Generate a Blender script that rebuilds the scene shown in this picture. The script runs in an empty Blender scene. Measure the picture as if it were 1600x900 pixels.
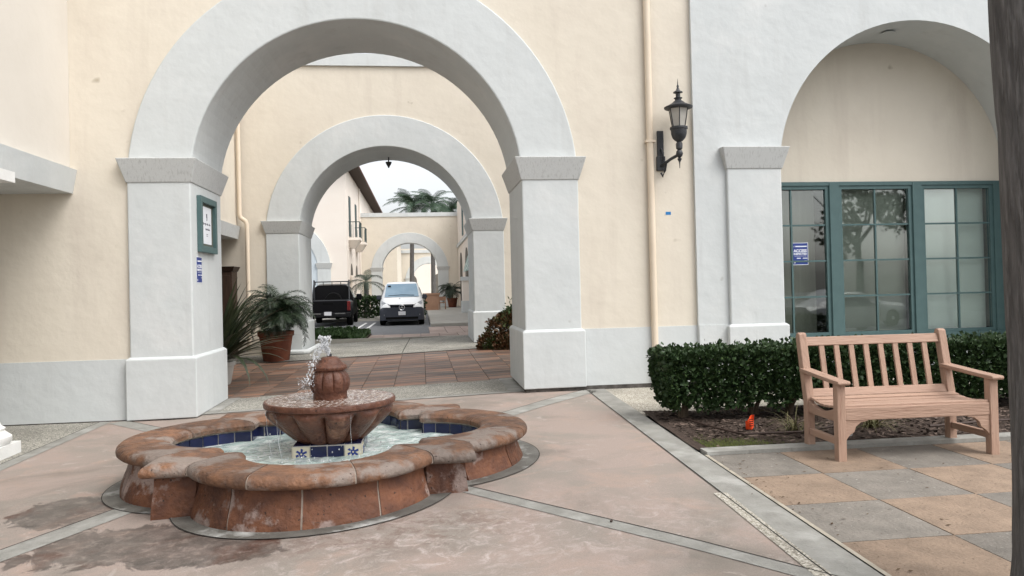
import bpy, bmesh, math, random
from mathutils import Matrix, Vector, noise
R = math.radians; PI = math.pi; TAU = 2*math.pi
rnd = random.Random(7)
sc = bpy.context.scene; COL = sc.collection
# ------------------------------------------------------------- camera
FPX = 1180.0; TH = math.atan(142/FPX); RO = 0.024; PT = R(0.6)
F0 = Vector((math.sin(TH), math.cos(TH), 0)); R0 = Vector((math.cos(TH), -math.sin(TH), 0)); U0 = Vector((0, 0, 1))
FW = math.cos(PT)*F0 + math.sin(PT)*U0; U1 = -math.sin(PT)*F0 + math.cos(PT)*U0
RT = math.cos(RO)*R0 - math.sin(RO)*U1; UP = math.sin(RO)*R0 + math.cos(RO)*U1
cd = bpy.data.cameras.new('camera'); cam = bpy.data.objects.new('camera', cd); COL.objects.link(cam)
cd.sensor_width = 36; cd.lens = FPX/1600*36; cd.shift_y = -13.16/1600; cd.clip_start = 0.05; cd.clip_end = 3000
m = Matrix.Identity(4)
for i in range(3): m[i][0] = RT[i]; m[i][1] = UP[i]; m[i][2] = -FW[i]
m[0][3] = 0; m[1][3] = 0; m[2][3] = 1.575
cam.matrix_world = m; sc.camera = cam
# ------------------------------------------------------------- sky and sun (bright overcast)
w = bpy.data.worlds.new('World'); sc.world = w; w.use_nodes = True
nt = w.node_tree; bg = nt.nodes['Background']
sk = nt.nodes.new('ShaderNodeTexSky'); sk.sky_type = 'NISHITA'; sk.sun_disc = False
sk.sun_elevation = R(55); sk.sun_rotation = R(130); sk.air_density = 1.0; sk.dust_density = 4.0; sk.ozone_density = 1.0
hs = nt.nodes.new('ShaderNodeHueSaturation'); hs.inputs['Saturation'].default_value = 0.20
tc = nt.nodes.new('ShaderNodeTexCoord'); nz = nt.nodes.new('ShaderNodeTexNoise')
nz.inputs['Scale'].default_value = 2.2; nz.inputs['Detail'].default_value = 5
cl = nt.nodes.new('ShaderNodeMapRange'); cl.inputs[1].default_value = .3; cl.inputs[2].default_value = .7; cl.inputs[3].default_value = 1.15; cl.inputs[4].default_value = 1.5
mu = nt.nodes.new('ShaderNodeVectorMath'); mu.operation = 'SCALE'
nt.links.new(sk.outputs[0], hs.inputs['Color']); nt.links.new(tc.outputs['Generated'], nz.inputs['Vector'])
nt.links.new(nz.outputs[0], cl.inputs[0]); nt.links.new(hs.outputs[0], mu.inputs[0]); nt.links.new(cl.outputs[0], mu.inputs['Scale'])
nt.links.new(mu.outputs[0], bg.inputs['Color']); bg.inputs['Strength'].default_value = 0.15
sl = bpy.data.lights.new('sun', 'SUN'); sl.energy = 0.5; sl.angle = R(35); sl.color = (1, .96, .9)
so = bpy.data.objects.new('sun', sl); COL.objects.link(so)
so.rotation_euler = (R(35), 0, R(50))
sc.view_settings.view_transform = 'Standard'; sc.view_settings.look = 'None'; sc.view_settings.gamma = 1
sc.view_settings.exposure = 0.69; sc.view_settings.use_curve_mapping = False

def gz(x, y): return .034*min(max(x, -3.4), 1.6) + .008*(min(max(y, -5), 24)-10.8)

# ------------------------------------------------------------- materials
MATS = {}
def mat(name, c1, c2=None, scale=3, rough=.8, bump=0, bscale=40, stretch=(1, 1, 1), spec=.3, metal=0, rand=0, c3=None, s3=1, a3=(.55, .7), detail=6, contrast=(.35, .65), trans=0, world=False, pits=None, streak=None, emis=None):
    if name in MATS: return MATS[name]
    M = bpy.data.materials.new(name); M.use_nodes = True; t = M.node_tree; N = t.nodes; L = t.links
    b = N['Principled BSDF']; b.inputs['Roughness'].default_value = rough; b.inputs['Metallic'].default_value = metal
    b.inputs['Specular IOR Level'].default_value = spec
    if trans: b.inputs['Transmission Weight'].default_value = trans; b.inputs['IOR'].default_value = 1.33
    co = N.new('ShaderNodeTexCoord'); mp = N.new('ShaderNodeMapping'); mp.inputs['Scale'].default_value = stretch
    if world:
        ge = N.new('ShaderNodeNewGeometry'); L.new(ge.outputs['Position'], mp.inputs[0])
    else: L.new(co.outputs['Object'], mp.inputs[0])
    vec = mp.outputs[0]
    if rand:
        oi = N.new('ShaderNodeObjectInfo'); ad = N.new('ShaderNodeVectorMath'); ad.operation = 'ADD'
        sc3 = N.new('ShaderNodeVectorMath'); sc3.operation = 'SCALE'; sc3.inputs['Scale'].default_value = 37.0
        cmb = N.new('ShaderNodeCombineXYZ')
        for i in range(3): L.new(oi.outputs['Random'], cmb.inputs[i])
        L.new(cmb.outputs[0], sc3.inputs[0]); L.new(vec, ad.inputs[0]); L.new(sc3.outputs[0], ad.inputs[1]); vec = ad.outputs[0]
    def mix(a, bb, fac):
        mx = N.new('ShaderNodeMix'); mx.data_type = 'RGBA'
        for s, v in ((6, a), (7, bb)):
            if isinstance(v, tuple): mx.inputs[s].default_value = (*v, 1)
            else: L.new(v, mx.inputs[s])
        L.new(fac, mx.inputs[0]); return mx.outputs[2]
    def nfac(s, lo, hi, det=detail, v=None):
        n = N.new('ShaderNodeTexNoise'); n.inputs['Scale'].default_value = s; n.inputs['Detail'].default_value = det; n.inputs['Roughness'].default_value = .6
        L.new(v or vec, n.inputs['Vector']); r = N.new('ShaderNodeMapRange'); r.inputs[1].default_value = lo; r.inputs[2].default_value = hi
        L.new(n.outputs[0], r.inputs[0]); return r.outputs[0]
    colr = c1
    if c2: colr = mix(c1, c2, nfac(scale, *contrast))
    if c3: colr = mix(colr, c3, nfac(s3, *a3))
    if streak:
        m2 = N.new('ShaderNodeMapping'); m2.inputs['Scale'].default_value = (1, 1, .10); L.new(mp.outputs[0], m2.inputs[0])
        colr = mix(colr, streak[0], nfac(streak[1], *streak[2], 7, m2.outputs[0]))
    if pits: colr = mix(colr, pits[0], nfac(pits[1], *pits[2], 2))
    if rand:
        h = N.new('ShaderNodeHueSaturation'); mr = N.new('ShaderNodeMapRange'); mr.inputs[3].default_value = 1-rand; mr.inputs[4].default_value = 1+rand
        L.new(oi.outputs['Random'], mr.inputs[0]); L.new(mr.outputs[0], h.inputs['Value'])
        if isinstance(colr, tuple): h.inputs['Color'].default_value = (*colr, 1)
        else: L.new(colr, h.inputs['Color'])
        colr = h.outputs[0]
    if isinstance(colr, tuple): b.inputs['Base Color'].default_value = (*colr, 1)
    else: L.new(colr, b.inputs['Base Color'])
    if bump:
        n = N.new('ShaderNodeTexNoise'); n.inputs['Scale'].default_value = bscale; n.inputs['Detail'].default_value = 5
        L.new(vec, n.inputs['Vector']); bp = N.new('ShaderNodeBump'); bp.inputs['Strength'].default_value = bump; bp.inputs['Distance'].default_value = .02
        L.new(n.outputs[0], bp.inputs['Height']); L.new(bp.outputs[0], b.inputs['Normal'])
    if emis: b.inputs['Emission Color'].default_value = (*emis[0], 1); b.inputs['Emission Strength'].default_value = emis[1]
    M['t'] = 1; MATS[name] = M; return M

CREAM = mat('cream stucco', (.655, .60, .508), (.625, .57, .48), 1.2, .9, .45, 5, c3=(.575, .515, .435), s3=.7, a3=(.52, .8), streak=((.545, .485, .41), 2.2, (.55, .85)), pits=((.42, .37, .29), 3.0, (.72, .80)), world=True)
CREAMB = mat('pale stucco', (.62, .58, .52), (.59, .55, .49), 1.2, .9, .16, 9, world=True)
WHITE = mat('grey white painted stucco', (.55, .572, .568), (.515, .538, .535), 1.5, .7, .5, 5, c3=(.60, .61, .60), s3=.9, a3=(.55, .75), streak=((.45, .46, .45), 2.6, (.56, .85)), pits=((.36, .36, .34), 3.4, (.74, .82)), world=True)
CAPM = mat('weathered cap paint', (.52, .53, .52), (.28, .28, .27), 3.0, .85, .2, 9, stretch=(16, 16, .5), contrast=(.52, .85), world=True)
DARKGAP = mat('dark foundation', (.05, .045, .04), (.12, .11, .1), 8, .95, world=True)
PINK = None
BAND = mat('grey concrete band', (.285, .28, .255), (.215, .21, .19), 5, .9, .3, 60, c3=(.36, .355, .33), s3=2.2, a3=(.52, .7), world=True)
def aggregate(name, base, lo, hi, sc_=90):
    M = bpy.data.materials.new(name); M.use_nodes = True; t = M.node_tree; N = t.nodes; L = t.links; b = N['Principled BSDF']
    ge = N.new('ShaderNodeNewGeometry'); vo = N.new('ShaderNodeTexVoronoi'); vo.inputs['Scale'].default_value = sc_
    L.new(ge.outputs['Position'], vo.inputs['Vector']); rp = N.new('ShaderNodeValToRGB')
    rp.color_ramp.elements[0].color = (*lo, 1); rp.color_ramp.elements[1].color = (*hi, 1); e = rp.color_ramp.elements.new(.5); e.color = (*base, 1)
    sp = N.new('ShaderNodeSeparateColor'); L.new(vo.outputs['Color'], sp.inputs[0]); L.new(sp.outputs[0], rp.inputs[0])
    n = N.new('ShaderNodeTexNoise'); n.inputs['Scale'].default_value = 1.3; n.inputs['Detail'].default_value = 6; L.new(ge.outputs['Position'], n.inputs['Vector'])
    mr = N.new('ShaderNodeMapRange'); mr.inputs[1].default_value = .3; mr.inputs[2].default_value = .7; mr.inputs[3].default_value = .75; mr.inputs[4].default_value = 1.15; L.new(n.outputs[0], mr.inputs[0])
    sv = N.new('ShaderNodeVectorMath'); sv.operation = 'SCALE'; L.new(rp.outputs[0], sv.inputs[0]); L.new(mr.outputs[0], sv.inputs['Scale'])
    L.new(sv.outputs[0], b.inputs['Base Color']); bp = N.new('ShaderNodeBump'); bp.inputs['Strength'].default_value = .5; bp.inputs['Distance'].default_value = .008
    L.new(vo.outputs['Distance'], bp.inputs['Height']); L.new(bp.outputs[0], b.inputs['Normal']); b.inputs['Roughness'].default_value = .85
    return M
AGG = aggregate('exposed aggregate', (.26, .25, .215), (.10, .095, .085), (.46, .44, .38))
AGGL = aggregate('pale aggregate', (.34, .315, .26), (.16, .14, .11), (.55, .52, .45))
def pinkmat():
    M = bpy.data.materials.new('pink stained concrete'); M.use_nodes = True; t = M.node_tree; N = t.nodes; L = t.links; b = N['Principled BSDF']
    ge = N.new('ShaderNodeNewGeometry'); P = ge.outputs['Position']
    def noi(s, d=8, dist=0, r=.6):
        n = N.new('ShaderNodeTexNoise'); n.inputs['Scale'].default_value = s; n.inputs['Detail'].default_value = d; n.inputs['Distortion'].default_value = dist; n.inputs['Roughness'].default_value = r
        L.new(P, n.inputs['Vector']); return n.outputs[0]
    def mr(v, a, c, o0=0, o1=1):
        r = N.new('ShaderNodeMapRange'); r.inputs[1].default_value = a; r.inputs[2].default_value = c; r.inputs[3].default_value = o0; r.inputs[4].default_value = o1
        L.new(v, r.inputs[0]); return r.outputs[0]
    def mix(a, c, f):
        x = N.new('ShaderNodeMix'); x.data_type = 'RGBA'
        for s, v in ((6, a), (7, c)):
            if isinstance(v, tuple): x.inputs[s].default_value = (*v, 1)
            else: L.new(v, x.inputs[s])
        L.new(f, x.inputs[0]); return x.outputs[2]
    def math_(op, a, c):
        x = N.new('ShaderNodeMath'); x.operation = op
        for i, v in enumerate((a, c)):
            if isinstance(v, (int, float)): x.inputs[i].default_value = v
            else: L.new(v, x.inputs[i])
        return x.outputs[0]
    def blob(cx, cy, sx, sy, wob, hard=.25):           # a puddle-shaped stain
        s = N.new('ShaderNodeSeparateXYZ'); L.new(P, s.inputs[0])
        dx = math_('DIVIDE', math_('SUBTRACT', s.outputs[0], cx), sx); dy = math_('DIVIDE', math_('SUBTRACT', s.outputs[1], cy), sy)
        d = math_('SQRT', math_('ADD', math_('MULTIPLY', dx, dx), math_('MULTIPLY', dy, dy)), 0)
        d = math_('ADD', d, math_('MULTIPLY', math_('SUBTRACT', noi(3.2, 12, 1.0, .68), .5), wob))
        return mr(d, 1, 1-hard)
    c = mix((.30, .24, .207), (.245, .212, .182), mr(noi(.9, 8, .6), .42, .58))
    c = mix(c, (.335, .25, .205), mr(noi(2.1, 8, .8), .52, .72))
    c = mix(c, (.18, .155, .13), mr(noi(.8, 9, .5), .52, .68))
    c = mix(c, (.38, .335, .30), mr(noi(3.2, 10, 1.4, .7), .58, .72))
    fine = mr(noi(120, 3), .3, .7, .86, 1.12)
    wet = math_('MAXIMUM', blob(-2.05, 5.45, .72, .42, 1.9, .07), math_('MAXIMUM', blob(-2.85, 6.45, .5, .45, 1.9, .07), blob(-1.4, 5.1, .55, .25, 1.9, .08)))
    spray = math_('MULTIPLY', blob(-.3, 5.2, 1.3, .55, 1.2, .6), mr(noi(9, 8, .6, .75), .47, .6))
    lime = math_('MULTIPLY', blob(.2, 4.9, 2.2, .9, 1.4, .7), mr(noi(7, 10, 1, .75), .5, .64))
    c = mix(c, (.52, .45, .42), math_('MULTIPLY', lime, .6))
    c = mix(c, (.13, .075, .055), math_('MULTIPLY', spray, .55))
    wd_ = N.new('ShaderNodeVectorMath'); wd_.operation = 'SCALE'; L.new(mix(c, (.20, .10, .07), mr(noi(1.6, 8, .8), .5, .66)), wd_.inputs[0]); L.new(mr(noi(5, 10, .8, .7), .35, .65, .28, .56), wd_.inputs['Scale'])
    c = mix(c, wd_.outputs[0], math_('MULTIPLY', wet, mr(noi(11, 10, .5, .75), .36, .5, .45, 1)))
    sv = N.new('ShaderNodeVectorMath'); sv.operation = 'SCALE'; L.new(c, sv.inputs[0]); L.new(fine, sv.inputs['Scale']); L.new(sv.outputs[0], b.inputs['Base Color'])
    L.new(mr(wet, 0, 1, .82, .5), b.inputs['Roughness'])
    bp = N.new('ShaderNodeBump'); bp.inputs['Strength'].default_value = .18; bp.inputs['Distance'].default_value = .01
    L.new(noi(70, 4), bp.inputs['Height']); L.new(bp.outputs[0], b.inputs['Normal'])
    return M
PINK = pinkmat()
STONE = mat('terracotta cast stone', (.16, .066, .034), (.078, .034, .022), 6, .65, .9, 24, c3=(.25, .185, .16), s3=2.6, a3=(.53, .58), rand=.22, detail=12, pits=((.03, .018, .014), 34, (.66, .72)))
STONER = mat('coping cast stone', (.20, .10, .055), (.09, .052, .036), 7, .6, .9, 24, c3=(.205, .165, .14), s3=2.2, a3=(.5, .58), rand=.22, detail=12, pits=((.03, .018, .014), 34, (.66, .72)))
STONEW = mat('wet terracotta stone', (.135, .056, .033), (.075, .031, .021), 7, .42, .7, 30, c3=(.22, .11, .07), s3=5, a3=(.57, .66), detail=10, pits=((.02, .012, .01), 34, (.66, .72)))
MORTAR = mat('pale mortar', (.42, .35, .29), (.3, .25, .21), 12, .9, .3, 60)
BLUET = mat('cobalt glazed tile', (.006, .009, .036), (.009, .013, .055), 6, .15, .05, 20, spec=.35, rand=.3)
CREAMT = mat('cream glazed tile', (.62, .57, .43), (.5, .46, .35), 6, .2, spec=.5)
GROUT = mat('tile grout', (.5, .48, .43), (.38, .36, .32), 20, .9)
GREEN = mat('teal green paint', (.07, .125, .125), (.06, .11, .11), 6, .55, .08, 50, spec=.4)
BLACKM = mat('black cast iron', (.018, .02, .024), (.03, .032, .036), 14, .5, .2, 60, spec=.5)
PIPE = mat('cream painted pipe', (.68, .58, .46), (.64, .54, .42), 3, .6, world=True)
BENCHM = mat('pink tan painted wood', (.385, .255, .19), (.35, .228, .168), 2.5, .62, .35, 8, stretch=(1.2, 14, 9), c3=(.27, .155, .11), s3=2.2, a3=(.60, .74), rand=.07, pits=((.15, .09, .065), 9, (.74, .8)))
BENCHZ = mat('pink tan painted upright', (.385, .255, .19), (.35, .228, .168), 2.5, .62, .35, 8, stretch=(9, 9, 1.2), c3=(.27, .155, .11), s3=2.2, a3=(.60, .74), rand=.07, pits=((.15, .09, .065), 9, (.74, .8)))
BENCHY = mat('pink tan painted rail', (.385, .255, .19), (.35, .228, .168), 2.5, .62, .35, 8, stretch=(9, 1.2, 9), c3=(.27, .155, .11), s3=2.2, a3=(.60, .74), rand=.07, pits=((.15, .09, .065), 9, (.74, .8)))
TERRA = mat('terracotta pot', (.21, .07, .038), (.13, .045, .026), 5, .75, .2, 30)
BARK = mat('grey palm bark', (.12, .113, .108), (.065, .061, .058), 5, .95, 1.0, 16, stretch=(5, 5, .6), c3=(.17, .162, .155), s3=8, a3=(.5, .7))
TWIG = mat('pale bark', (.16, .12, .085), (.10, .075, .05), 10, .9, .5, 40)
LEAFD = mat('dark hedge leaf', (.016, .034, .013), (.036, .066, .02), 26, .5, spec=.3, c3=(.085, .13, .03), s3=34, a3=(.6, .7))
LEAFP = mat('palm leaf', (.013, .026, .012), (.024, .042, .019), 6, .45, spec=.4)
LEAFQ = mat('far palm leaf', (.04, .075, .05), (.07, .11, .065), 4, .5)
LEAFF = mat('flax leaf', (.035, .05, .026), (.06, .075, .036), 5, .4, spec=.45, c3=(.20, .16, .06), s3=3, a3=(.62, .75))
LEAFB = mat('bronze shrub leaf', (.10, .042, .014), (.055, .034, .014), 8, .6, c3=(.05, .07, .02), s3=4, a3=(.48, .6))
LEAFG = mat('ground cover leaf', (.035, .075, .024), (.055, .10, .034), 9, .55)
LEAFT = mat('tree leaf', (.03, .05, .022), (.05, .075, .03), 4, .55)
MULCH = mat('bark mulch', (.035, .024, .018), (.075, .052, .04), 25, .95, .9, 60, c3=(.05, .06, .018), s3=1.5, a3=(.63, .72), world=True)
CHIP = mat('mulch chip', (.05, .034, .026), (.17, .125, .10), 9, .9, contrast=(.5, .62))
ASPH = mat('asphalt', (.16, .163, .168), (.125, .128, .132), 3, .9, .3, 120, world=True)
CONC = mat('pale concrete', (.40, .385, .345), (.33, .315, .28), 2, .9, .2, 60, world=True)
PAVER = mat('pink paver', (.40, .315, .27), (.33, .26, .23), 3, .9, .2, 60, rand=.1)
WPAINT = mat('white road paint', (.7, .7, .68), (.55, .55, .53), 10, .8)
JOINT = mat('dark joint', (.03, .027, .024), None, rough=.95)
SLATE = mat('rust slate tile', (.25, .13, .08), (.13, .10, .08), 1.5, .55, .3, 12, stretch=(.5, 4.5, 1), c3=(.055, .048, .043), s3=1.1, a3=(.53, .64), rand=.30, contrast=(.44, .56), detail=4)
def slab(name, a, b, c):
    return mat(name, a, b, 5, .8, .5, 45, c3=c, s3=26, a3=(.64, .69), rand=.1, detail=9, pits=((.05, .035, .025), 40, (.70, .76)))
TAN = slab('tan sandstone slab', (.285, .21, .152), (.21, .155, .113), (.13, .09, .06))
GREYS = slab('grey sandstone slab', (.205, .185, .16), (.15, .136, .118), (.33, .31, .28))
def glassmat(name, tint=(.9, .95, .93), refl=.05):
    M = bpy.data.materials.new(name); M.use_nodes = True; t = M.node_tree; N = t.nodes; L = t.links; N.remove(N['Principled BSDF'])
    tr = N.new('ShaderNodeBsdfTransparent'); tr.inputs[0].default_value = (*tint, 1); gl = N.new('ShaderNodeBsdfGlossy'); gl.inputs['Roughness'].default_value = .02
    fr = N.new('ShaderNodeFresnel'); fr.inputs[0].default_value = 1.5; ad = N.new('ShaderNodeMath'); ad.operation = 'ADD'; ad.inputs[1].default_value = refl; ad.use_clamp = True
    L.new(fr.outputs[0], ad.inputs[0]); mx = N.new('ShaderNodeMixShader'); L.new(ad.outputs[0], mx.inputs[0]); L.new(tr.outputs[0], mx.inputs[1]); L.new(gl.outputs[0], mx.inputs[2])
    L.new(mx.outputs[0], N['Material Output'].inputs[0]); return M
GLASS = glassmat('window glass'); 
FROST = mat('frosted lantern glass', (.42, .40, .36), (.36, .34, .30), 5, .35, spec=.5)
BLIND = mat('white roller blind', (.93, .93, .90), (.90, .90, .87), 1.5, .9)
BLIND2 = mat('beige roller blind', (.50, .48, .43), (.46, .44, .39), 1.5, .9)
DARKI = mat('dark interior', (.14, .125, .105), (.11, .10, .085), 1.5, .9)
def watermat(name, c, foam, s, lo, hi, bs):
    return mat(name, c, foam, s, .08, bs, 16, spec=.5, contrast=(lo, hi), detail=8, world=True)
WATER = watermat('pool water', (.38, .47, .44), (.66, .70, .68), 7, .46, .66, .9)
BWATER = watermat('bowl water', (.15, .085, .06), (.60, .56, .53), 30, .50, .62, 1.0)
SPLASH = mat('splashing water', (.86, .88, .90), None, rough=.08, spec=.6, trans=.55)

# ------------------------------------------------------------- mesh helpers
def tagp(o, label=None, cat=None, group=None, kind=None):
    if label: o['label'] = label
    if cat: o['category'] = cat
    if group: o['group'] = group
    if kind: o['kind'] = kind
    return o
def thing(name, label, cat, loc=(0, 0, 0), rz=0, group=None):
    o = bpy.data.objects.new(name, None); COL.objects.link(o); o.location = loc; o.rotation_euler = (0, 0, rz); o.empty_display_size = .1
    return tagp(o, label, cat, group)
class MB:
    def __init__(s): s.v = []; s.f = []
    def add(s, vs, fs):
        n = len(s.v); s.v += [tuple(v) for v in vs]; s.f += [tuple(n+i for i in f) for f in fs]; return s
    def box(s, x0, x1, y0, y1, z0, z1):
        return s.add([(x0, y0, z0), (x1, y0, z0), (x1, y1, z0), (x0, y1, z0), (x0, y0, z1), (x1, y0, z1), (x1, y1, z1), (x0, y1, z1)], [(3, 2, 1, 0), (4, 5, 6, 7), (0, 1, 5, 4), (1, 2, 6, 5), (2, 3, 7, 6), (3, 0, 4, 7)])
    def frus(s, a, b, z0, z1):       # a, b = (x0,x1,y0,y1) at bottom and top
        v = [(a[0], a[2], z0), (a[1], a[2], z0), (a[1], a[3], z0), (a[0], a[3], z0), (b[0], b[2], z1), (b[1], b[2], z1), (b[1], b[3], z1), (b[0], b[3], z1)]
        return s.add(v, [(3, 2, 1, 0), (4, 5, 6, 7), (0, 1, 5, 4), (1, 2, 6, 5), (2, 3, 7, 6), (3, 0, 4, 7)])
    def tube(s, pts, r, n=8, cap=True):
        pts = [Vector(p) for p in pts]; rs = r if isinstance(r, (list, tuple)) else [r]*len(pts); b = len(s.v)
        for i, p in enumerate(pts):
            d = (pts[min(i+1, len(pts)-1)]-pts[max(i-1, 0)]).normalized()
            a = d.cross(Vector((0, 0, 1)) if abs(d.z) < .9 else Vector((1, 0, 0))).normalized(); c = d.cross(a)
            for k in range(n): s.v.append(tuple(p + rs[i]*(math.cos(TAU*k/n)*a + math.sin(TAU*k/n)*c)))
        for i in range(len(pts)-1):
            for k in range(n): s.f.append((b+i*n+k, b+i*n+(k+1) % n, b+(i+1)*n+(k+1) % n, b+(i+1)*n+k))
        if cap: s.f.append(tuple(b+k for k in range(n))[::-1]); s.f.append(tuple(b+(len(pts)-1)*n+k for k in range(n)))
        return s
    def lathe(s, prof, c=(0, 0, 0), n=24, fn=None):
        b = len(s.v)
        for (r, z) in prof:
            for k in range(n):
                a = TAU*k/n; rr = fn(r, z, a) if fn else r
                s.v.append((c[0]+rr*math.cos(a), c[1]+rr*math.sin(a), c[2]+z))
        for i in range(len(prof)-1):
            for k in range(n): s.f.append((b+i*n+k, b+i*n+(k+1) % n, b+(i+1)*n+(k+1) % n, b+(i+1)*n+k))
        s.f.append(tuple(b+k for k in range(n))[::-1]); s.f.append(tuple(b+(len(prof)-1)*n+k for k in range(n))); return s
    def prism(s, poly, axis, a, b):   # poly in 2D, extruded along axis 'y' (poly=xz), 'x' (poly=yz) or 'z' (poly=xy)
        n = len(poly)
        def P(p, t): return (p[0], t, p[1]) if axis == 'y' else ((t, p[0], p[1]) if axis == 'x' else (p[0], p[1], t))
        return s.add([P(p, a) for p in poly]+[P(p, b) for p in poly], [tuple(range(n)), tuple(range(2*n-1, n-1, -1))]+[(i, n+i, n+(i+1) % n, (i+1) % n) for i in range(n)])
    def build(s, name, m_, parent=None, bevel=0, smooth=False, kind=None):
        me = bpy.data.meshes.new(name); me.from_pydata(s.v, [], s.f); me.validate()
        bm = bmesh.new(); bm.from_mesh(me); bmesh.ops.recalc_face_normals(bm, faces=bm.faces); bm.to_mesh(me); bm.free()
        if smooth: me.polygons.foreach_set('use_smooth', [True]*len(me.polygons)); me.set_sharp_from_angle(angle=R(40))
        me.materials.append(m_); o = bpy.data.objects.new(name, me); COL.objects.link(o)
        if parent is not None: attach(o, parent)
        if bevel:
            md = o.modifiers.new('b', 'BEVEL'); md.width = bevel; md.segments = 2; md.limit_method = 'ANGLE'; md.angle_limit = R(40)
        if kind: o['kind'] = kind
        return o
LOCAL = set()
def attach(o, p):
    o.parent = p
    if p.name not in LOCAL:
        l = Vector(p.location); q = p.parent
        while q is not None and q.name not in LOCAL: l = l if q.location.length == 0 else l; q = q.parent
        if p.type == 'EMPTY': o.matrix_parent_inverse = Matrix.Translation(-Vector(p.location))
def local(o): LOCAL.add(o.name); return o
def copy_tree(o, parent=None):
    c = o.copy(); COL.objects.link(c)
    if parent is not None: c.parent = parent
    for ch in [x for x in bpy.data.objects if x.parent == o]: copy_tree(ch, c)
    return c
def inst(src, name, parent, loc=None, rz=None):
    c = src.copy(); c.name = name; COL.objects.link(c)
    if parent is not None: c.parent = parent
    if loc is not None: c.location = loc
    if rz is not None: c.rotation_euler = (0, 0, rz)
    return c
def sheet(name, m_, p00, p10, p11, p01, dz=0, nx=24, ny=6, parent=None, zf=gz, skirt=0):
    b = MB(); vs = []; fs = []
    for j in range(ny+1):
        for i in range(nx+1):
            u, v = i/nx, j/ny
            x = (p00[0]*(1-u)+p10[0]*u)*(1-v)+(p01[0]*(1-u)+p11[0]*u)*v; y = (p00[1]*(1-u)+p10[1]*u)*(1-v)+(p01[1]*(1-u)+p11[1]*u)*v
            vs.append((x, y, zf(x, y)+dz))
    for j in range(ny):
        for i in range(nx): a = j*(nx+1)+i; fs.append((a, a+1, a+nx+2, a+nx+1))
    return b.add(vs, fs).build(name, m_, parent)
def strip(name, m_, pts, wd, dz, parent=None, n=14, off=0):
    vs = []; fs = []; P = []
    for i in range(len(pts)-1):
        for k in range(n): t = k/n; P.append(Vector(pts[i]).lerp(Vector(pts[i+1]), t))
    P.append(Vector(pts[-1]))
    for i, p in enumerate(P):
        d = (P[min(i+1, len(P)-1)]-P[max(i-1, 0)]).normalized(); nn = Vector((-d.y, d.x))
        for s in (-1, 1): q = p+nn*(off+s*wd/2); vs.append((q.x, q.y, gz(q.x, q.y)+dz))
    for i in range(len(P)-1): fs.append((2*i, 2*i+1, 2*i+3, 2*i+2))
    return MB().add(vs, fs).build(name, m_, parent)
def S(o, label=None): o['kind'] = 'structure'; return o
def textobj(name, body, size, m_, parent, mw, bold=0):
    cu = bpy.data.curves.new(name, 'FONT'); cu.body = body; cu.size = size; cu.align_x = 'CENTER'; cu.align_y = 'CENTER'; cu.extrude = .0006; cu.offset = bold
    t = bpy.data.objects.new(name, cu); COL.objects.link(t); dg = bpy.context.evaluated_depsgraph_get()
    me = bpy.data.meshes.new_from_object(t.evaluated_get(dg)); bpy.data.objects.remove(t); me.materials.clear(); me.materials.append(m_)
    me.transform(mw); o = bpy.data.objects.new(name, me); COL.objects.link(o); attach(o, parent); return o

# ============================================================= THE GROUND
S(sheet('ground', ASPH, (-150, -60), (150, -60), (150, 300), (-150, 300), 0, 2, 2, zf=lambda x, y: -.32))
plaza = S(sheet('plaza_pavement', PINK, (-4.3, -3), (2.2, -3), (2.45, 11.5), (-4.3, 11.5), 0, 40, 30))
sideagg = S(sheet('side_pavement', AGG, (-9, -3), (-4.3, -3), (-4.3, 11.2), (-9, 11.2), 0, 16, 16))
S(sheet('bed_back_pavement', AGGL, (2.4, 8.6), (12, 8.6), (12, 11.6), (2.4, 11.6), 0, 16, 6))
# grey bands laid in the pink concrete, with the open joint along one side of each
bands = [((2.20, 2.0), (2.50, 11.0), .27, 1), ((.1, 6.33), (2.2, 3.62), .14, 1), ((.8, 8.98), (2.42, 10.75), .26, 1), ((-2.3, 6.45), (-3.75, 3.7), .24, -1), ((-4.1, 10.77), (-2.55, 9.2), .24, 1), ((-4.32, 2.0), (-4.28, 11.0), .16, 1)]
for a, b, wd, sd in bands:
    strip('concrete_band', BAND, (a, b), wd, .004, plaza); strip('joint', JOINT, (a, b), .010, .006, plaza, off=sd*wd/2)
strip('aggregate_wedge', AGGL, ((2.04, 2.6), (2.165, 5.4)), .10, .005, plaza)
strip('edge_trim', mat('cream edge', (.40, .365, .295), (.29, .26, .21), 8, .9), ((2.355, 2.0), (2.507, 6.55)), .03, .010, plaza)
# threshold under the first arch and paving of the passage
thr = S(sheet('threshold_pavement', AGG, (-3.2, 11.15), (1.75, 11.15), (1.75, 12.5), (-3.2, 12.5), .004))
strip('concrete_band', BAND, ((-3.2, 11.1), (1.8, 11.0)), .16, .008, thr); strip('concrete_band', BAND, ((-3.0, 11.0), (-3.0, 12.5)), .22, .010, thr); strip('concrete_band', BAND, ((1.36, 11.0), (1.36, 12.5)), .24, .010, thr)
pas = S(sheet('passage_floor', JOINT, (-8, 12.36), (4, 12.36), (4, 18.5), (-8, 18.5), -.01))
tb = MB().box(-.258, .258, -.258, .258, -.02, .0); tile0 = None
for i in range(-13, 7):
    for j in range(11):
        x = .041+.525*(i+.5); y = 12.72+.527*j
        if tile0 is None: t = tile0 = tb.build('tile', SLATE, pas)
        else: t = inst(tile0, 'tile', pas)
        t.location = (x, y, gz(x, y)+.004+rnd.uniform(-.0015, .0015)); t.rotation_euler = (math.atan(.008)+rnd.uniform(-.002, .002), -math.atan(.034 if -3.4 < x < 1.6 else 0)+rnd.uniform(-.002, .002), 0)
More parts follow.
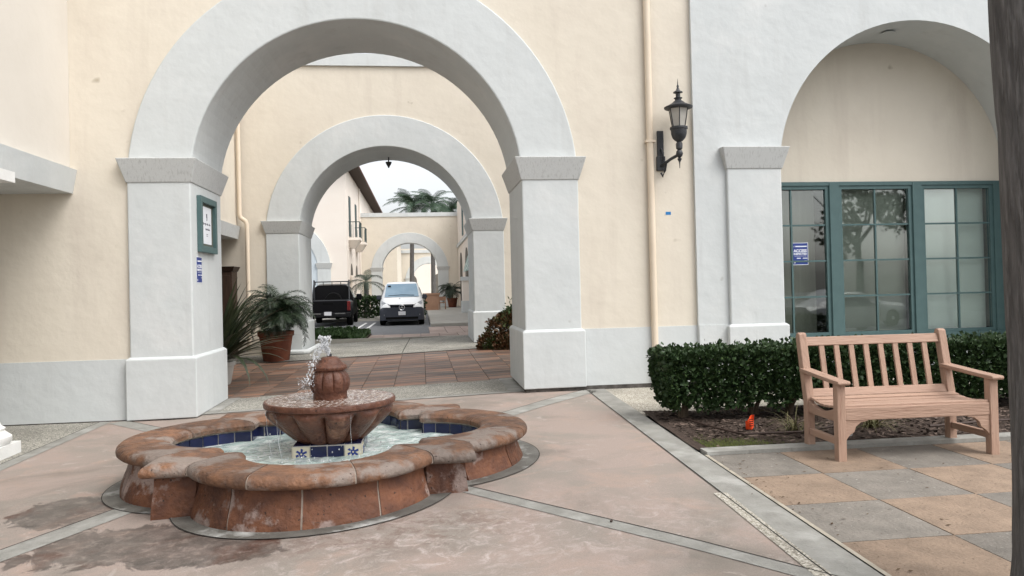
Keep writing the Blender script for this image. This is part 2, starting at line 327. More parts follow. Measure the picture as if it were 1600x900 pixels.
walk = S(sheet('walkway_pavement', AGG, (-8, 18.45), (5, 18.45), (5, 23.3), (-8, 23.3), .0, 24, 8))
strip('concrete_band', BAND, ((-5, 18.52), (5, 18.52)), .10, .005, walk)
strip('joint', JOINT, ((-.5, 18.6), (-.38, 23.3)), .02, .005, walk); strip('joint', JOINT, ((-5, 20.1), (5, 20.1)), .015, .005, walk)
MB().box(-8, 5, 23.3, 23.42, -.3, .135).build('kerb', CONC, walk)
PZ0 = .03
zp = lambda x, y: PZ0
lot = S(sheet('parking_lot', ASPH, (-30, 23.42), (12, 23.42), (12, 150), (-30, 150), 0, 8, 8, zf=zp))
for x in (-2.72, -2.3): MB().box(x, x+.11, 30.5, 37, PZ0+.002, PZ0+.006).build('bay_line', WPAINT, lot)
MB().box(-7.2, -7.1, 30.5, 37, PZ0+.002, PZ0+.006).build('bay_line', WPAINT, lot)
pav0 = None
pl = [(x, y) for y in (24.1, 25.0, 25.9) for x in [-1.6+.62*k for k in range(9)]]+[(x, y) for y in [26.8+.9*k for k in range(5)] for x in [.56+.62*k for k in range(5)]]
for x, y in pl:
    if pav0 is None: p = pav0 = MB().box(-.30, .30, -.44, .44, 0, .03).build('paver', PAVER, lot)
    else: p = inst(pav0, 'paver', lot)
    p.location = (x, y, PZ0+rnd.uniform(-.008, -.002))
sw = S(MB().box(.35, 3.2, 31.4, 62, -.2, PZ0+.14).build('sidewalk', CONC, bevel=.02))
MB().box(-8, .2, 39.2, 62, -.2, PZ0+.12).build('planter_kerb', CONC, sw)
# planting strip left beyond the second arch
S(MB().box(-8, -1.75, 23.42, 26.6, -.2, .10).build('planting_strip', MULCH))
S(sheet('far_pavement', CONC, (-12, 62), (12, 62), (12, 150), (-12, 150), 0, 2, 2, zf=lambda x, y: .12))
# patio: big checkerboard slabs
patio = S(sheet('patio_floor', JOINT, (2.25, -1), (9, -1), (9, 6.6), (2.45, 6.6), -.012, 12, 12))
s0 = {}
for i in range(9):
    for j in range(-4, 4):
        x0 = 2.44+.745*i; y0 = 5.777-.755*j-.755+.755; x1 = x0+.745; y1 = y0+.755
        if j == -1: y1 = 6.54
        if j < -1: continue
        k = (i+j) % 2; cx, cy = (x0+x1)/2, (y0+y1)/2; hx, hy = (x1-x0)/2-.004, (y1-y0)/2-.004
        key = (k, j == -1)
        if i == 0:
            xl = lambda y: 2.37+(y-2.0)*.0334
            o = MB().prism([(xl(y0)-cx, -hy), (hx, -hy), (hx, hy), (xl(y1)-cx, hy)], 'z', -.03, 0).build('paving_slab', GREYS if k == 0 else TAN, patio); o.location = (cx, cy, gz(cx, cy)+.002); o.rotation_euler = (math.atan(.008), 0, 0); continue
        if key not in s0: s0[key] = o = MB().box(-hx, hx, -hy, hy, -.03, 0).build('paving_slab', GREYS if k == 0 else TAN, patio, bevel=.003)
        else: o = inst(s0[key], 'paving_slab', patio)
        o.location = (cx, cy, gz(cx, cy)+.002+rnd.uniform(-.002, .002)); o.rotation_euler = (math.atan(.008), 0, 0)
bed = S(sheet('planting_bed', MULCH, (2.49, 6.7), (9, 6.7), (9, 8.75), (2.57, 8.75), .02, 30, 14, zf=lambda x, y: gz(x, y)+.03*noise.noise((x*1.3, y*1.3, 0))))
kb = MB()
for i in range(20):
    x0 = 2.515+.4*i; kb.box(x0, x0+.397, 6.54, 6.72, -.15, gz(3, 6.6)+.035)
kb.build('bed_kerb', BAND, bed)
lt = MB()
for k in range(6500):
    x = rnd.uniform(2.62, 8.5); y = rnd.uniform(6.74, 8.7); z = gz(x, y)+.02+.03*noise.noise((x*1.3, y*1.3, 0))+.006
    if x < 3.25 and y < 7.15 and rnd.random() < .85: continue
    a = rnd.uniform(0, TAU); l = rnd.uniform(.012, .05); h = rnd.uniform(.005, .014); d = Vector((math.cos(a), math.sin(a), rnd.uniform(-.35, .35)))*l; e = Vector((-math.sin(a), math.cos(a), rnd.uniform(-.4, .4)))*h; c = Vector((x, y, z))
    lt.add([c-d-e, c+d-e, c+d+e, c-d+e], [(0, 1, 2, 3)])
lt.build('bark_mulch', CHIP, None); tagp(bpy.data.objects['bark_mulch'], 'loose brown bark mulch chips covering the planting bed', 'mulch', kind='stuff')
ms = MB()
for k in range(2600):
    x = 2.62+abs(rnd.gauss(0, .35)); y = 6.76+abs(rnd.gauss(0, .22)); z = gz(x, y)+.02+.03*noise.noise((x*1.3, y*1.3, 0))
    a = rnd.uniform(0, TAU); h = rnd.uniform(.008, .02); ms.add([(x, y, z), (x+.006*math.cos(a), y+.006*math.sin(a), z), (x+.01*math.sin(a), y+.01, z+h)], [(0, 1, 2)])
tagp(ms.build('moss', mat('moss', (.09, .10, .025), (.055, .07, .02), 20, .9), None), 'patch of yellow green moss in the bed corner', 'moss', kind='stuff')
lv = MB()
for k in range(150):
    if k < 60: t = rnd.random(); x = 2.33+.2*t+rnd.gauss(.12, .05); y = 3.5+rnd.random()*3; 
    else: x = rnd.uniform(2.6, 6); y = rnd.uniform(3.6, 6.5)
    if k < 25: y = rnd.gauss(5.3, .25); x = 2.50+rnd.gauss(.03, .03)
    z = gz(x, y)+.010; a = rnd.uniform(0, TAU); l = rnd.uniform(.006, .02); d = Vector((math.cos(a), math.sin(a), rnd.uniform(0, .3)))*l; e = Vector((-math.sin(a), math.cos(a), .15))*l*.45; c = Vector((x, y, z))
    lv.add([c-d, c-e, c+d, c+e], [(0, 1, 2, 3)])
tagp(lv.build('leaf_litter', mat('dry leaf', (.055, .035, .022), (.11, .07, .04), 9, .9), None), 'scattered dry leaf litter on the patio slabs', 'leaves', kind='stuff')

# ============================================================= BUILDINGS
def arc(cx, zc, r, a0=0, a1=PI, n=48): return [(cx+r*math.cos(a0+(a1-a0)*k/n), zc+r*math.sin(a0+(a1-a0)*k/n)) for k in range(n+1)]
def wall_arch(x0, x1, z0, z1, arches, y0, y1, name, m_, parent):
    poly = [(x0, z0)]
    for cx, zc, r in sorted(arches): poly += [(cx-r, z0)]+arc(cx, zc, r, PI, 0)+[(cx+r, z0)]
    poly += [(x1, z0), (x1, z1), (x0, z1)]
    return MB().prism(poly, 'y', y0, y1).build(name, m_, parent)
def ring(cx, zc, ri, ro, y0, y1, parent, m_=WHITE):
    return MB().prism(arc(cx, zc, ri, PI, 0)+arc(cx, zc, ro, 0, PI), 'y', y0, y1).build('arch_ring', m_, parent, bevel=.02)
def pier(x0, x1, y0, y1, zp_, zc0, zc1, parent, gap=.03, ptop=None, m_=WHITE, fl=.11, dark=True):
    MB().box(x0, x1, y0, y1, zp_-.05, zc0+.02).build('pier', m_, parent, bevel=.018)
    MB().frus((x0-.012, x1+.012, y0-.012, y1+.012), (x0-fl, x1+fl, y0-fl, y1+fl), zc0, zc1).build('pier_cap', CAPM, parent, bevel=.012)
    b = MB(); e = .045; v = []
    for (x, y) in ((x0-e, y0-e), (x1+e, y0-e), (x1+e, y1+e), (x0-e, y1+e)): v.append((x, y, gz(x, y)+gap))
    b.add(v+[(p[0], p[1], zp_-.03) for p in v]+[(x0-.008, y0-.008, zp_), (x1+.008, y0-.008, zp_), (x1+.008, y1+.008, zp_), (x0-.008, y1+.008, zp_)],
          [(3, 2, 1, 0), (0, 1, 5, 4), (1, 2, 6, 5), (2, 3, 7, 6), (3, 0, 4, 7), (4, 5, 9, 8), (5, 6, 10, 9), (6, 7, 11, 10), (7, 4, 8, 11), (8, 9, 10, 11)]).build('plinth', m_, parent, bevel=.012)
    MB().box(x0-.01, x1+.01, y0-.01, y1+.01, -.3, gz((x0+x1)/2, y0)+.1).build('foundation', DARKGAP, parent)
YF = 10.86
fb = thing('arcade_building', 'cream stucco arcade wall with the big grey white arch behind the fountain', 'building', (-.82, 11.6, 0))
wall_arch(-9.5, 4.1, -.3, 8.4, [(-.82, 3.125, 2.38)], YF, 12.34, 'wall', CREAM, fb)
ring(-.82, 3.125, 2.297, 3.127, 10.81, 12.38, fb)
pier(-3.947, -3.117, 10.81, 12.38, .745, 3.125, 3.45, fb, gap=.012)
pier(1.477, 2.307, 10.81, 12.38, .955, 3.125, 3.45, fb, gap=.055)
MB().frus((-9.5, -3.9, YF-.014, YF), (-9.5, -3.9, YF-.014, YF), -.10, .725).build('wainscot', WHITE, fb)
MB().box(2.3, 4.1, YF-.014, YF, .115, .945).build('wainscot', WHITE, fb)
MB().box(-9.5, -3.9, YF-.012, YF, -.3, -.09).build('foundation', DARKGAP, fb); MB().box(2.3, 4.1, YF-.012, YF, -.3, .12).build('foundation', DARKGAP, fb)
# window bay on the right
XB0, XB1, YB = 4.07, 13.0, 10.80; NZ = 3.26; NX = 7.71; NR = 2.3
bay = thing('window_bay', 'grey white stucco bay with arched niche over green windows', 'building', (7.7, 11.4, 0))
poly = [(XB0, -.3), (NX-NR, -.3)]+arc(NX, NZ, NR, PI, 0)+[(NX+NR, -.3), (XB1, -.3), (XB1, 8.4), (XB0, 8.4)]
MB().prism(poly, 'y', YB, 11.9).build('wall', WHITE, bay)
pier(4.55, 5.40, 10.74, 11.85, .95, 3.26, 3.58, bay, gap=.04, fl=.10)
pier(10.02, 10.87, 10.74, 11.85, .95, 3.26, 3.58, bay, gap=.04, fl=.10)
MB().box(4.08, 4.56, YB-.012, YB, .10, .95).build('wainscot', WHITE, bay)
MB().box(5.3, 10.2, 11.9, 12.3, 3.2, 6.2).build('niche_wall', CREAM, bay)
MB().box(5.3, 10.2, 11.88, 12.3, -.3, .58).build('sill_wall', WHITE, bay)
# windows: three units between thick posts
WZ0, WZ1 = .58, 3.2
for i in range(4):
    x = 5.39+1.493*i; MB().box(x-.085, x+.085, 11.86, 12.02, WZ0, WZ1).build('window_post', GREEN, bay, bevel=.006)
MB().box(5.3, 10.1, 11.87, 12.0, WZ1-.05, WZ1+.012).build('window_head', GREEN, bay); MB().box(5.3, 10.1, 11.83, 12.02, WZ0-.03, WZ0+.06).build('window_sill', GREEN, bay)
pane0 = None
for i in range(3):
    xa = 5.39+1.493*i+.085; xb = xa+1.493-.17
    f = MB().box(xa, xa+.06, 11.89, 11.97, WZ0+.06, WZ1-.05).box(xb-.06, xb, 11.89, 11.97, WZ0+.06, WZ1-.05).box(xa+.06, xb-.06, 11.892, 11.968, WZ0+.06, WZ0+.12).box(xa+.06, xb-.06, 11.892, 11.968, WZ1-.11, WZ1-.05).build('window', GREEN, bay)
    z0, z1 = WZ0+.12, WZ1-.11; x0, x1 = xa+.06, xb-.06
    mu_ = MB().box((x0+x1)/2-.014, (x0+x1)/2+.014, 11.905, 11.945, z0, z1)
    for r in range(1, 4): zz = z0+(z1-z0)*r/4; mu_.box(x0, (x0+x1)/2-.014, 11.907, 11.943, zz-.014, zz+.014).box((x0+x1)/2+.014, x1, 11.907, 11.943, zz-.014, zz+.014)
    mu_.build('muntin', GREEN, f)
    for c in range(2):
        for r in range(4):
            px0 = x0 if c == 0 else (x0+x1)/2+.014; px1 = (x0+x1)/2-.014 if c == 0 else x1; pz0 = z0+(z1-z0)*r/4+.014; pz1 = z0+(z1-z0)*(r+1)/4-.014
            w2, h2 = (px1-px0)/2, (pz1-pz0)/2
            if pane0 is None: p = pane0 = MB().box(-w2, w2, -.003, .003, -h2, h2).build('pane', GLASS); p.parent = f
            else: p = inst(pane0, 'pane', f)
            p.location = ((px0+px1)/2, 11.925, (pz0+pz1)/2); p.rotation_euler = (rnd.uniform(-.004, .004), 0, rnd.uniform(-.004, .004))
    bl = [DARKI, BLIND2, BLIND][i]
    MB().box(xa+.02, xb-.02, 12.10 if i else 12.35, 12.12 if i else 12.37, WZ0, WZ1).build('roller_blind' if i else 'curtain', bl if i else mat('brown curtain', (.42, .38, .33), (.33, .30, .26), 1.2, .9, stretch=(8, 1, .4)), bay)
MB().box(5.3, 10.1, 14.0, 14.1, -.2, 4).box(5.3, 5.38, 12.3, 14, -.2, 4).box(10.05, 10.13, 12.3, 14, -.2, 4).box(5.3, 10.1, 12.3, 14, 3.4, 3.5).box(5.3, 10.1, 12.3, 14, .2, .3).build('room', DARKI, bay)
lr = MB()
lr.lathe([(.09, 0), (.11, -.012), (.11, -.02), (.075, -.02)], (0, 0, 0), 24)
o = lr.build('recessed_light', WHITE, bay, smooth=True); o.location = (7.55-7.7+7.7, 11.3, 5.535)

# small signs and the wall lamp on the front
def notice(name, label, mw, w_, h_, parent=None):
    t = thing(name, label, 'sign', tuple(mw.translation))
    NAVY = mat('sign navy', (.02, .04, .19), (.025, .05, .22), 8, .5); PAPER = mat('sign white', (.72, .74, .78), None, rough=.6)
    b = MB().box(-w_/2, w_/2, -h_/2, h_/2, -.002, 0); o = b.build('backing', PAPER); o.data.transform(mw); attach(o, t)
    b = MB().box(-w_/2+.008, w_/2-.008, -h_/2+.008, h_/2-.008, 0, .001); o = b.build('panel', NAVY); o.data.transform(mw); attach(o, t)
    T = lambda x, y: mw @ Matrix.Translation((x*w_, y*h_, .0018))
    textobj('lettering', 'ACCESS', w_*.235, PAPER, t, T(0, .13), .002*w_/.25); textobj('lettering', 'INSPECTED', w_*.165, PAPER, t, T(0, -.01), .0015)
    for (a0, a1, c0, c1) in ((-.30, .42, .31, .36), (-.36, .40, -.105, -.095), (-.22, .02, -.215, -.18), (.16, .44, -.215, -.18), (.25, .44, -.31, -.295), (-.40, -.31, -.42, -.36)):
        o = MB().box(a0*w_, a1*w_, c0*h_, c1*h_, .001, .002).build('printed_bar', PAPER); o.data.transform(mw); attach(o, t)
    b = MB().prism([(-.42*w_, .33*h_), (-.38*w_, .30*h_), (-.34*w_, .39*h_), (-.38*w_, .335*h_)], 'z', .001, .002); o = b.build('tick_mark', PAPER); o.data.transform(mw); attach(o, t)
    return t
FACE_FRONT = lambda x, y, z: Matrix.Translation((x, y, z)) @ Matrix.Rotation(R(90), 4, 'X')
FACE_RIGHT = lambda x, y, z: Matrix.Translation((x, y, z)) @ Matrix.Rotation(R(90), 4, 'Z') @ Matrix.Rotation(R(90), 4, 'X')
notice('access_sign', 'blue and white ACCESS INSPECTED notice stuck on the green window', FACE_FRONT(6.28, 11.915, 2.02), .28, .37)
notice('access_sign', 'narrow blue ACCESS INSPECTED notice on the arch pier below the framed notice', FACE_RIGHT(-3.113, 11.14, 1.93), .26, .37)
fr = thing('framed_notice', 'green framed white notice hung on the inner side of the arch pier', 'sign', (-3.117, 11.55, 2.5))
yc, zc = 11.50, 2.585; hw, hh = .42, .40
f = MB()
for (a, b, c, d) in ((-hw, hw, hh-.09, hh), (-hw, hw, -hh, -hh+.09), (-hw, -hw+.09, -hh+.09, hh-.09), (hw-.09, hw, -hh+.09, hh-.09)): f.box(-3.117, -3.055, yc+a, yc+b, zc+c, zc+d)
f.build('frame', GREEN, fr, bevel=.004)
MB().box(-3.117, -3.10, yc-hw+.08, yc+hw-.08, zc-hh+.08, zc+hh-.08).build('backboard', mat('olive board', (.10, .11, .09), None), fr)
MB().box(-3.10, -3.097, yc-.24, yc+.24, zc-.27, zc+.27).build('paper', mat('notice paper', (.70, .72, .75), None), fr)
b = MB(); INK = mat('grey ink', (.09, .09, .11), None)
for row, (z_, y0, y1, am) in enumerate(((.02, -.19, .19, .022), (-.055, -.07, .15, .018))):
    p = [(-3.0955, yc+y0+(y1-y0)*k/40, zc+z_+am*math.sin(k*1.35+row)*(.5+.5*math.sin(k*.6))) for k in range(41)]; b.tube(p, .003, 4)
b.tube([(-3.0955, yc, zc+.07), (-3.0955, yc+.005, zc+.12), (-3.0955, yc-.005, zc+.17)], .006, 4)
for s in (-1, 1):
    for q in range(3): b.tube([(-3.0955, yc, zc+.11+.02*q), (-3.0955, yc+s*.02, zc+.13+.02*q)], .004, 4)
for z_ in (-.13, -.155): b.box(-3.0965, -3.0955, yc-.03, yc+.05, zc+z_, zc+z_+.008)
b.build('script_print', INK, fr)
tagp(MB().box(3.63, 3.71, YF-.002, YF-.0005, 2.60, 2.645).build('painter_tape', mat('blue tape', (.02, .17, .42), None, rough=.5)), 'scrap of bright blue tape on the cream wall below the lamp', 'tape')
def elbowpipe(name, label, pts, r, clips):
    t = thing(name, label, 'drainpipe', pts[-1]); MB().tube(pts, r, 12).build('pipe', PIPE, t, smooth=True)
    for c in clips: MB().box(c[0]-r-.02, c[0]+r+.02, c[1]-r-.004, c[1]+r+.02, c[2]-.015, c[2]+.015).build('bracket', PIPE, t)
    return t
elbowpipe('drainpipe', 'cream painted drainpipe running down the wall beside the black lamp', [(3.40, YF-.055, 8.3), (3.40, YF-.055, .1)], .05, [(3.40, YF-.055, 3.68)])
elbowpipe('drainpipe', 'cream drainpipe with an elbow in the courtyard behind the potted palm', [(-4.60, 20.1, 7.4), (-4.60, 20.1, 3.62), (-4.57, 20.1, 3.53), (-4.50, 20.1, 3.48), (-4.45, 20.1, 3.44), (-4.42, 20.1, 3.36), (-4.42, 20.1, .1)], .055, [])
# wall lamp
LX, LY = 3.80, YF-.36; lamp = thing('wall_lamp', 'black iron wall lantern with frosted panes and spiked finial', 'lamp', (3.57, YF, 3.2))
bp = MB().box(3.51, 3.63, YF-.035, YF, 3.28, 3.93).box(3.49, 3.65, YF-.05, YF-.001, 3.26, 3.5); bp.build('back_plate', BLACKM, lamp, bevel=.008)
MB().tube([(3.57, YF-.04, 3.34), (3.60, YF-.12, 3.36), (3.68, YF-.24, 3.42), (3.78, LY+.03, 3.47), (LX, LY, 3.48)], [.03, .028, .025, .028, .03], 10).tube([(3.57, YF-.05, 3.62), (3.59, YF-.1, 3.55), (3.58, YF-.12, 3.48), (3.6, YF-.09, 3.42), (3.63, YF-.14, 3.36), (3.62, YF-.1, 3.25), (3.58, YF-.07, 3.16), (3.57, YF-.04, 3.22)], .02, 8).build('scroll_arm', BLACKM, lamp, smooth=True)
MB().lathe([(.005, -.2), (.012, -.1), (.035, -.06), (.04, -.045), (.02, -.03), (.05, 0), (.062, .04), (.05, .085), (.03, .1), (.055, .12), (.06, .2), (.04, .235), (.06, .245), (.11, .29), (.135, .36), (.14, .43), (.155, .44), (.155, .475), (.12, .48)], (LX, LY, 3.45), 16).build('lantern_cup', BLACKM, lamp, smooth=True)
for k in range(6):
    a0, a1 = TAU*k/6+.3, TAU*(k+1)/6+.3; q = [(LX+r*math.cos(a), LY+r*math.sin(a), z) for r, z, a in ((.113, 3.925, a0), (.113, 3.925, a1), (.172, 4.235, a1), (.172, 4.235, a0))]
    MB().add(q, [(0, 1, 2, 3)]).build('pane', FROST, lamp)
    MB().tube([(LX+.117*math.cos(a0), LY+.117*math.sin(a0), 3.92), (LX+.177*math.cos(a0), LY+.177*math.sin(a0), 4.24)], .009, 5).build('glazing_bar', BLACKM, lamp)
MB().lathe([(.19, -.02), (.245, -.005), (.25, .015), (.2, .035), (.12, .075), (.07, .115), (.055, .12), (.055, .15), (.075, .155), (.075, .165), (.04, .175), (.04, .235), (.085, .25), (.08, .262), (.035, .29), (.018, .33), (.022, .36), (.01, .38), (.002, .48)], (LX, LY, 4.24), 20).build('hood', BLACKM, lamp, smooth=True)

lamp.scale = (.82, .85, .885)
# loggia on the left, running toward the camera, and its twin in the courtyard
def column(parent, x, y, ztop, r=.15):
    z0 = gz(x, y)
    b = MB().box(x-.26, x+.26, y-.26, y+.26, z0-.1, z0+.13).lathe([(.24, .13), (.27, .17), (.27, .22), (.22, .26), (.2, .28), (.21, .31), (r+.02, .34), (r, .4), (r*.98, 1.2), (r*.86, ztop-z0-.26), (r*.86+.03, ztop-z0-.24), (r*.86, ztop-z0-.2), (r+.03, ztop-z0-.14), (r+.07, ztop-z0-.1)], (x, y, z0), 24).box(x-.25, x+.25, y-.25, y+.25, ztop-.1, ztop+.02)
    return b.build('column', mat('white column paint', (.70, .70, .68), (.64, .64, .62), 4, .7, .15, 40), parent, smooth=True)
lg = thing('loggia_wing', 'pale upper wing with grey beam over white columns left of the fountain', 'building', (-6, 7, 0))
MB().box(-8.4, -4.69, 1.0, YF-.002, 3.3, 8.4).build('wall', CREAMB, lg)
MB().frus((-8.4, -4.66, 1.0, YF-.002), (-8.4, -4.60, 1.0, YF-.002), 2.99, 3.31).build('beam', WHITE, lg)
MB().box(-8.6, -8.4, 1.0, YF-.002, -.2, 3.2).build('back_wall', CREAM, lg)
for y in (8.80, 4.6): column(lg, -4.74, y, 2.98)
l2 = thing('courtyard_loggia', 'cream courtyard wing with grey beam glimpsed behind the arch pier', 'building', (-6, 16, 0))
MB().box(-8.4, -4.69, 12.36, 20.2, 3.3, 8.0).build('wall', CREAM, l2)
MB().frus((-8.4, -4.66, 12.36, 20.2), (-8.4, -4.60, 12.36, 20.2), 2.99, 3.31).build('beam', CAPM, l2)
MB().box(-8.6, -8.4, 12.36, 20.2, -.2, 3.2).build('back_wall', CREAM, l2)
column(l2, -4.72, 17.2, 2.98)
cab = thing('wooden_cabinet', 'dark carved wooden cabinet under the courtyard loggia', 'cabinet', (-4.95, 19.9, 0)); WOOD = mat('dark wood', (.05, .028, .018), (.03, .018, .012), 4, .5, .2, 30, stretch=(6, 6, .7))
MB().box(-5.2, -4.7, 19.6, 20.15, -.1, 2.15).build('case', WOOD, cab, bevel=.01); MB().frus((-5.22, -4.68, 19.58, 20.16), (-5.28, -4.62, 19.52, 20.17), 2.15, 2.27).build('cornice', WOOD, cab)
for x in (-5.16, -4.94): MB().box(x, x+.2, 19.585, 19.6, .15, 2.05).build('door', WOOD, cab, bevel=.006)
# second arcade wall
def arcade(y0, y1, label, top, xr=8, gapz=None, m_=CREAM):
    b = thing('arcade_building', label, 'building', (-.85, (y0+y1)/2, 0)); cx = -.87
    wall_arch(-8.6, xr, -.3, top-.3, [(cx, 3.125, 2.36)], y0+.05, y1-.05, 'wall', m_, b)
    MB().box(-8.6, xr, y0-.02, y1+.02, top-.32, top).build('parapet_band', WHITE, b)
    ring(cx, 3.125, 2.275, 3.11, y0, y1, b)
    for a, c in ((cx-3.11, cx-2.275), (cx+2.275, cx+3.11)): pier(a, c, y0, y1, .96 if a > 0 else .80, 3.125, 3.45, b, gap=.01)
    return b
a2 = arcade(20.23, 22.45, 'second cream arcade wall with a grey arch across the courtyard', 7.85)
MB().tube([(-4.05, 20.12, .03), (-3.05, 20.12, .03), (-2.98, 20.2, .03), (-2.98, 22.4, .03)], .07, 10).build('base_moulding', WHITE, a2, smooth=True)
pn = thing('pendant_lamp', 'small dark pendant lamp under the crown of the second arch', 'lamp', (-.85, 21.9, 5.35)); MB().tube([(-.85, 21.9, 5.40), (-.85, 21.9, 5.2)], .02, 6).build('stem', BLACKM, pn); MB().lathe([(.09, 0), (.085, -.03), (.05, -.10), (.035, -.12), (.015, -.17)], (-.85, 21.9, 5.26), 12).build('shade', BLACKM, pn, smooth=True)
a3 = arcade(61.8, 63.2, 'far cream arcade wall with an arch behind the white van', 7.85, xr=3.3)
# two-storey wing at left beyond the second arch
FAR = mat('far pale stucco', (.76, .70, .63), (.73, .66, .59), .6, .9, .15, 10, world=True)
h1 = thing('two_storey_building', 'pale two storey building with wooden eaves and small iron balconies', 'building', (-9, 66, 0))
MB().box(-20, -4.75, 50, 84, -.3, 9.7).build('wall', FAR, h1)
RAF = mat('dark rafter wood', (.045, .028, .02), None, rough=.85); RTILE = mat('clay roof tile', (.16, .075, .05), (.10, .05, .035), 5, .9, .3, 12, stretch=(1, 5, 1))
MB().prism([(-20, 12.5), (-3.95, 9.86), (-3.95, 9.98), (-20, 12.8)], 'y', 49.2, 84.5).build('roof', RTILE, h1)
MB().box(-4.74, -3.98, 49.3, 84.4, 9.76, 9.84).build('soffit', RAF, h1)
r0 = None
for k in range(44):
    if r0 is None: o = r0 = MB().box(-4.74, -4.02, -.06, .06, 9.6, 9.76).build('rafter', mat('rafter end', (.13, .085, .06), None), h1)
    else: o = inst(r0, 'rafter', h1)
    o.location = (0, 49.6+.78*k, 0)
DOORM = mat('grey green shutter', (.05, .075, .075), None, rough=.6)
for yy in (52.3, 57.2):
    MB().box(-4.76, -4.70, yy-.55, yy+.55, 5.3, 8.0).build('balcony_door', DOORM, h1)
    MB().frus((-4.75, -4.35, yy-.5, yy+.5), (-4.75, -4.05, yy-.9, yy+.9), 4.5, 5.0).box(-4.75, -4.0, yy-.95, yy+.95, 5.0, 5.18).build('balcony', FAR, h1)
    rl = MB().box(-4.05, -4.0, yy-.9, yy+.9, 6.2, 6.25)
    for q in range(13): rl.box(-4.04, -4.015, yy-.9+.145*q, yy-.88+.145*q, 5.18, 6.2)
    for x in (-4.7, -4.45, -4.2):
        for s in (-1, 1): rl.box(x, x+.02, yy+s*.9-.01, yy+s*.9+.01, 5.18, 6.2)
    rl.box(-4.75, -4.02, yy-.91, yy-.88, 6.2, 6.25).build('railing', DOORM, h1)
MB().box(-4.76, -4.71, 66, 66.9, 7.2, 8.3).build('window', DOORM, h1); MB().box(-4.76, -4.71, 72, 72.9, 7.2, 8.3).build('window', DOORM, h1)
MB().tube([(-4.68, 60.2, 9.6), (-4.68, 60.2, .1)], .06, 8).build('drainpipe', FAR, h1)
for yy in (53.2, 57.2):      # ground-floor arched openings with columns
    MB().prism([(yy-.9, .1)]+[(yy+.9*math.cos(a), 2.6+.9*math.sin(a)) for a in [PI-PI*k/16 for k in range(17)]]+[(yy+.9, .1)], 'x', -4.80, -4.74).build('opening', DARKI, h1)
    for s in (-1, 1): MB().lathe([(.22, 0), (.16, .1), (.15, 2.2), (.24, 2.35), (.24, 2.55)], (-4.6, yy+s*1.15, .1), 10).build('column', FAR, h1, smooth=True)
ring(-8.9, 3.125, 2.275, 3.11, 49.9, 50.1, h1)
MB().box(-6.63, -5.79, 49.88, 50.05, -.1, 3.1).build('pier', WHITE, h1); MB().frus((-6.65, -5.77, 49.86, 50.05), (-6.74, -5.68, 49.77, 50.05), 3.1, 3.45).build('pier_cap', CAPM, h1)
MB().prism([(-11.2, 0)]+arc(-8.9, 3.125, 2.28, PI, 0)+[(-6.62, 0)], 'y', 49.95, 50.02).build('niche', mat('pale blue grey plaster', (.50, .56, .60), None), h1)
# right-hand wing
h2 = thing('white_wing_building', 'white wing with green shutters along the right side of the parking court', 'building', (6, 44, 0))
MB().box(3.05, 12, 22.5, 61.8, -.3, 8.6).build('wall', FAR, h2)
for yy in (40, 47, 54): MB().box(2.99, 3.06, yy-.6, yy+.6, 5.4, 7.8).build('shutter', GREEN, h2)
MB().box(2.93, 3.06, 22.6, 61.7, 4.9, 5.15).build('string_course', WHITE, h2)
MB().box(2.42, 3.05, 44.6, 45.6, -.1, 2.05).build('pier', FAR, h2); MB().box(2.36, 3.05, 44.5, 45.7, 2.05, 2.28).build('pier_cap', WHITE, h2); MB().box(2.37, 3.05, 44.52, 45.68, 0, .85).build('plinth', WHITE, h2)
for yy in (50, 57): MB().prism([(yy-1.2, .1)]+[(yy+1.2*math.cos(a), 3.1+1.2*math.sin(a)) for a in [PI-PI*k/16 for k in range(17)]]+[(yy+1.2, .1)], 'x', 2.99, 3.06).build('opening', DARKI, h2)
MB().prism([(2.4, 2.5), (3.05, 4.6), (3.05, 4.68), (2.36, 2.5)], 'y', 36, 43).build('awning', mat('green awning', (.03, .16, .11), (.55, .58, .55), 2.2, .7, contrast=(.49, .51)), h2)
# beyond the third arch
h3 = thing('far_arcade_building', 'distant cream arcade seen through the third arch', 'building', (0, 105, 0))
wall_arch(-9, 9, -.3, 7.2, [(1.1, 2.9, 2.3)], 104, 105.5, 'wall', CREAM, h3); ring(1.1, 2.9, 2.25, 3.2, 103.9, 105.6, h3)
for a in (-2.1, 3.35): MB().box(a, a+.95, 103.88, 105.6, -.1, 2.9).build('pier', WHITE, h3); MB().frus((a, a+.95, 103.86, 105.6), (a-.12, a+1.07, 103.75, 105.7), 2.9, 3.2).build('pier_cap', CAPM, h3)
MB().box(-9, 9, 103.85, 104.0, 6.6, 7.0).build('parapet_band', WHITE, h3)
h4 = thing('far_side_building', 'distant cream side wall with dark eaves beyond the third arch', 'building', (-5, 90, 0))
MB().box(-9, -2.6, 84.5, 103, -.3, 8.4).build('wall', CREAM, h4); MB().box(-9, -1.9, 84.2, 103, 8.1, 8.5).build('eave', RAF, h4)
h5 = thing('end_building', 'pale end wall with paired arches closing the far view', 'building', (2, 132, 0))
MB().box(-12, 14, 131, 133, -.3, 8).build('wall', FAR, h5)
for x in (-2.0, 3.2): MB().prism([(x-1.3, .1)]+arc(x, 3, 1.3, PI, 0)+[(x+1.3, .1)], 'y', 130.93, 131.02).build('opening', DARKI, h5)

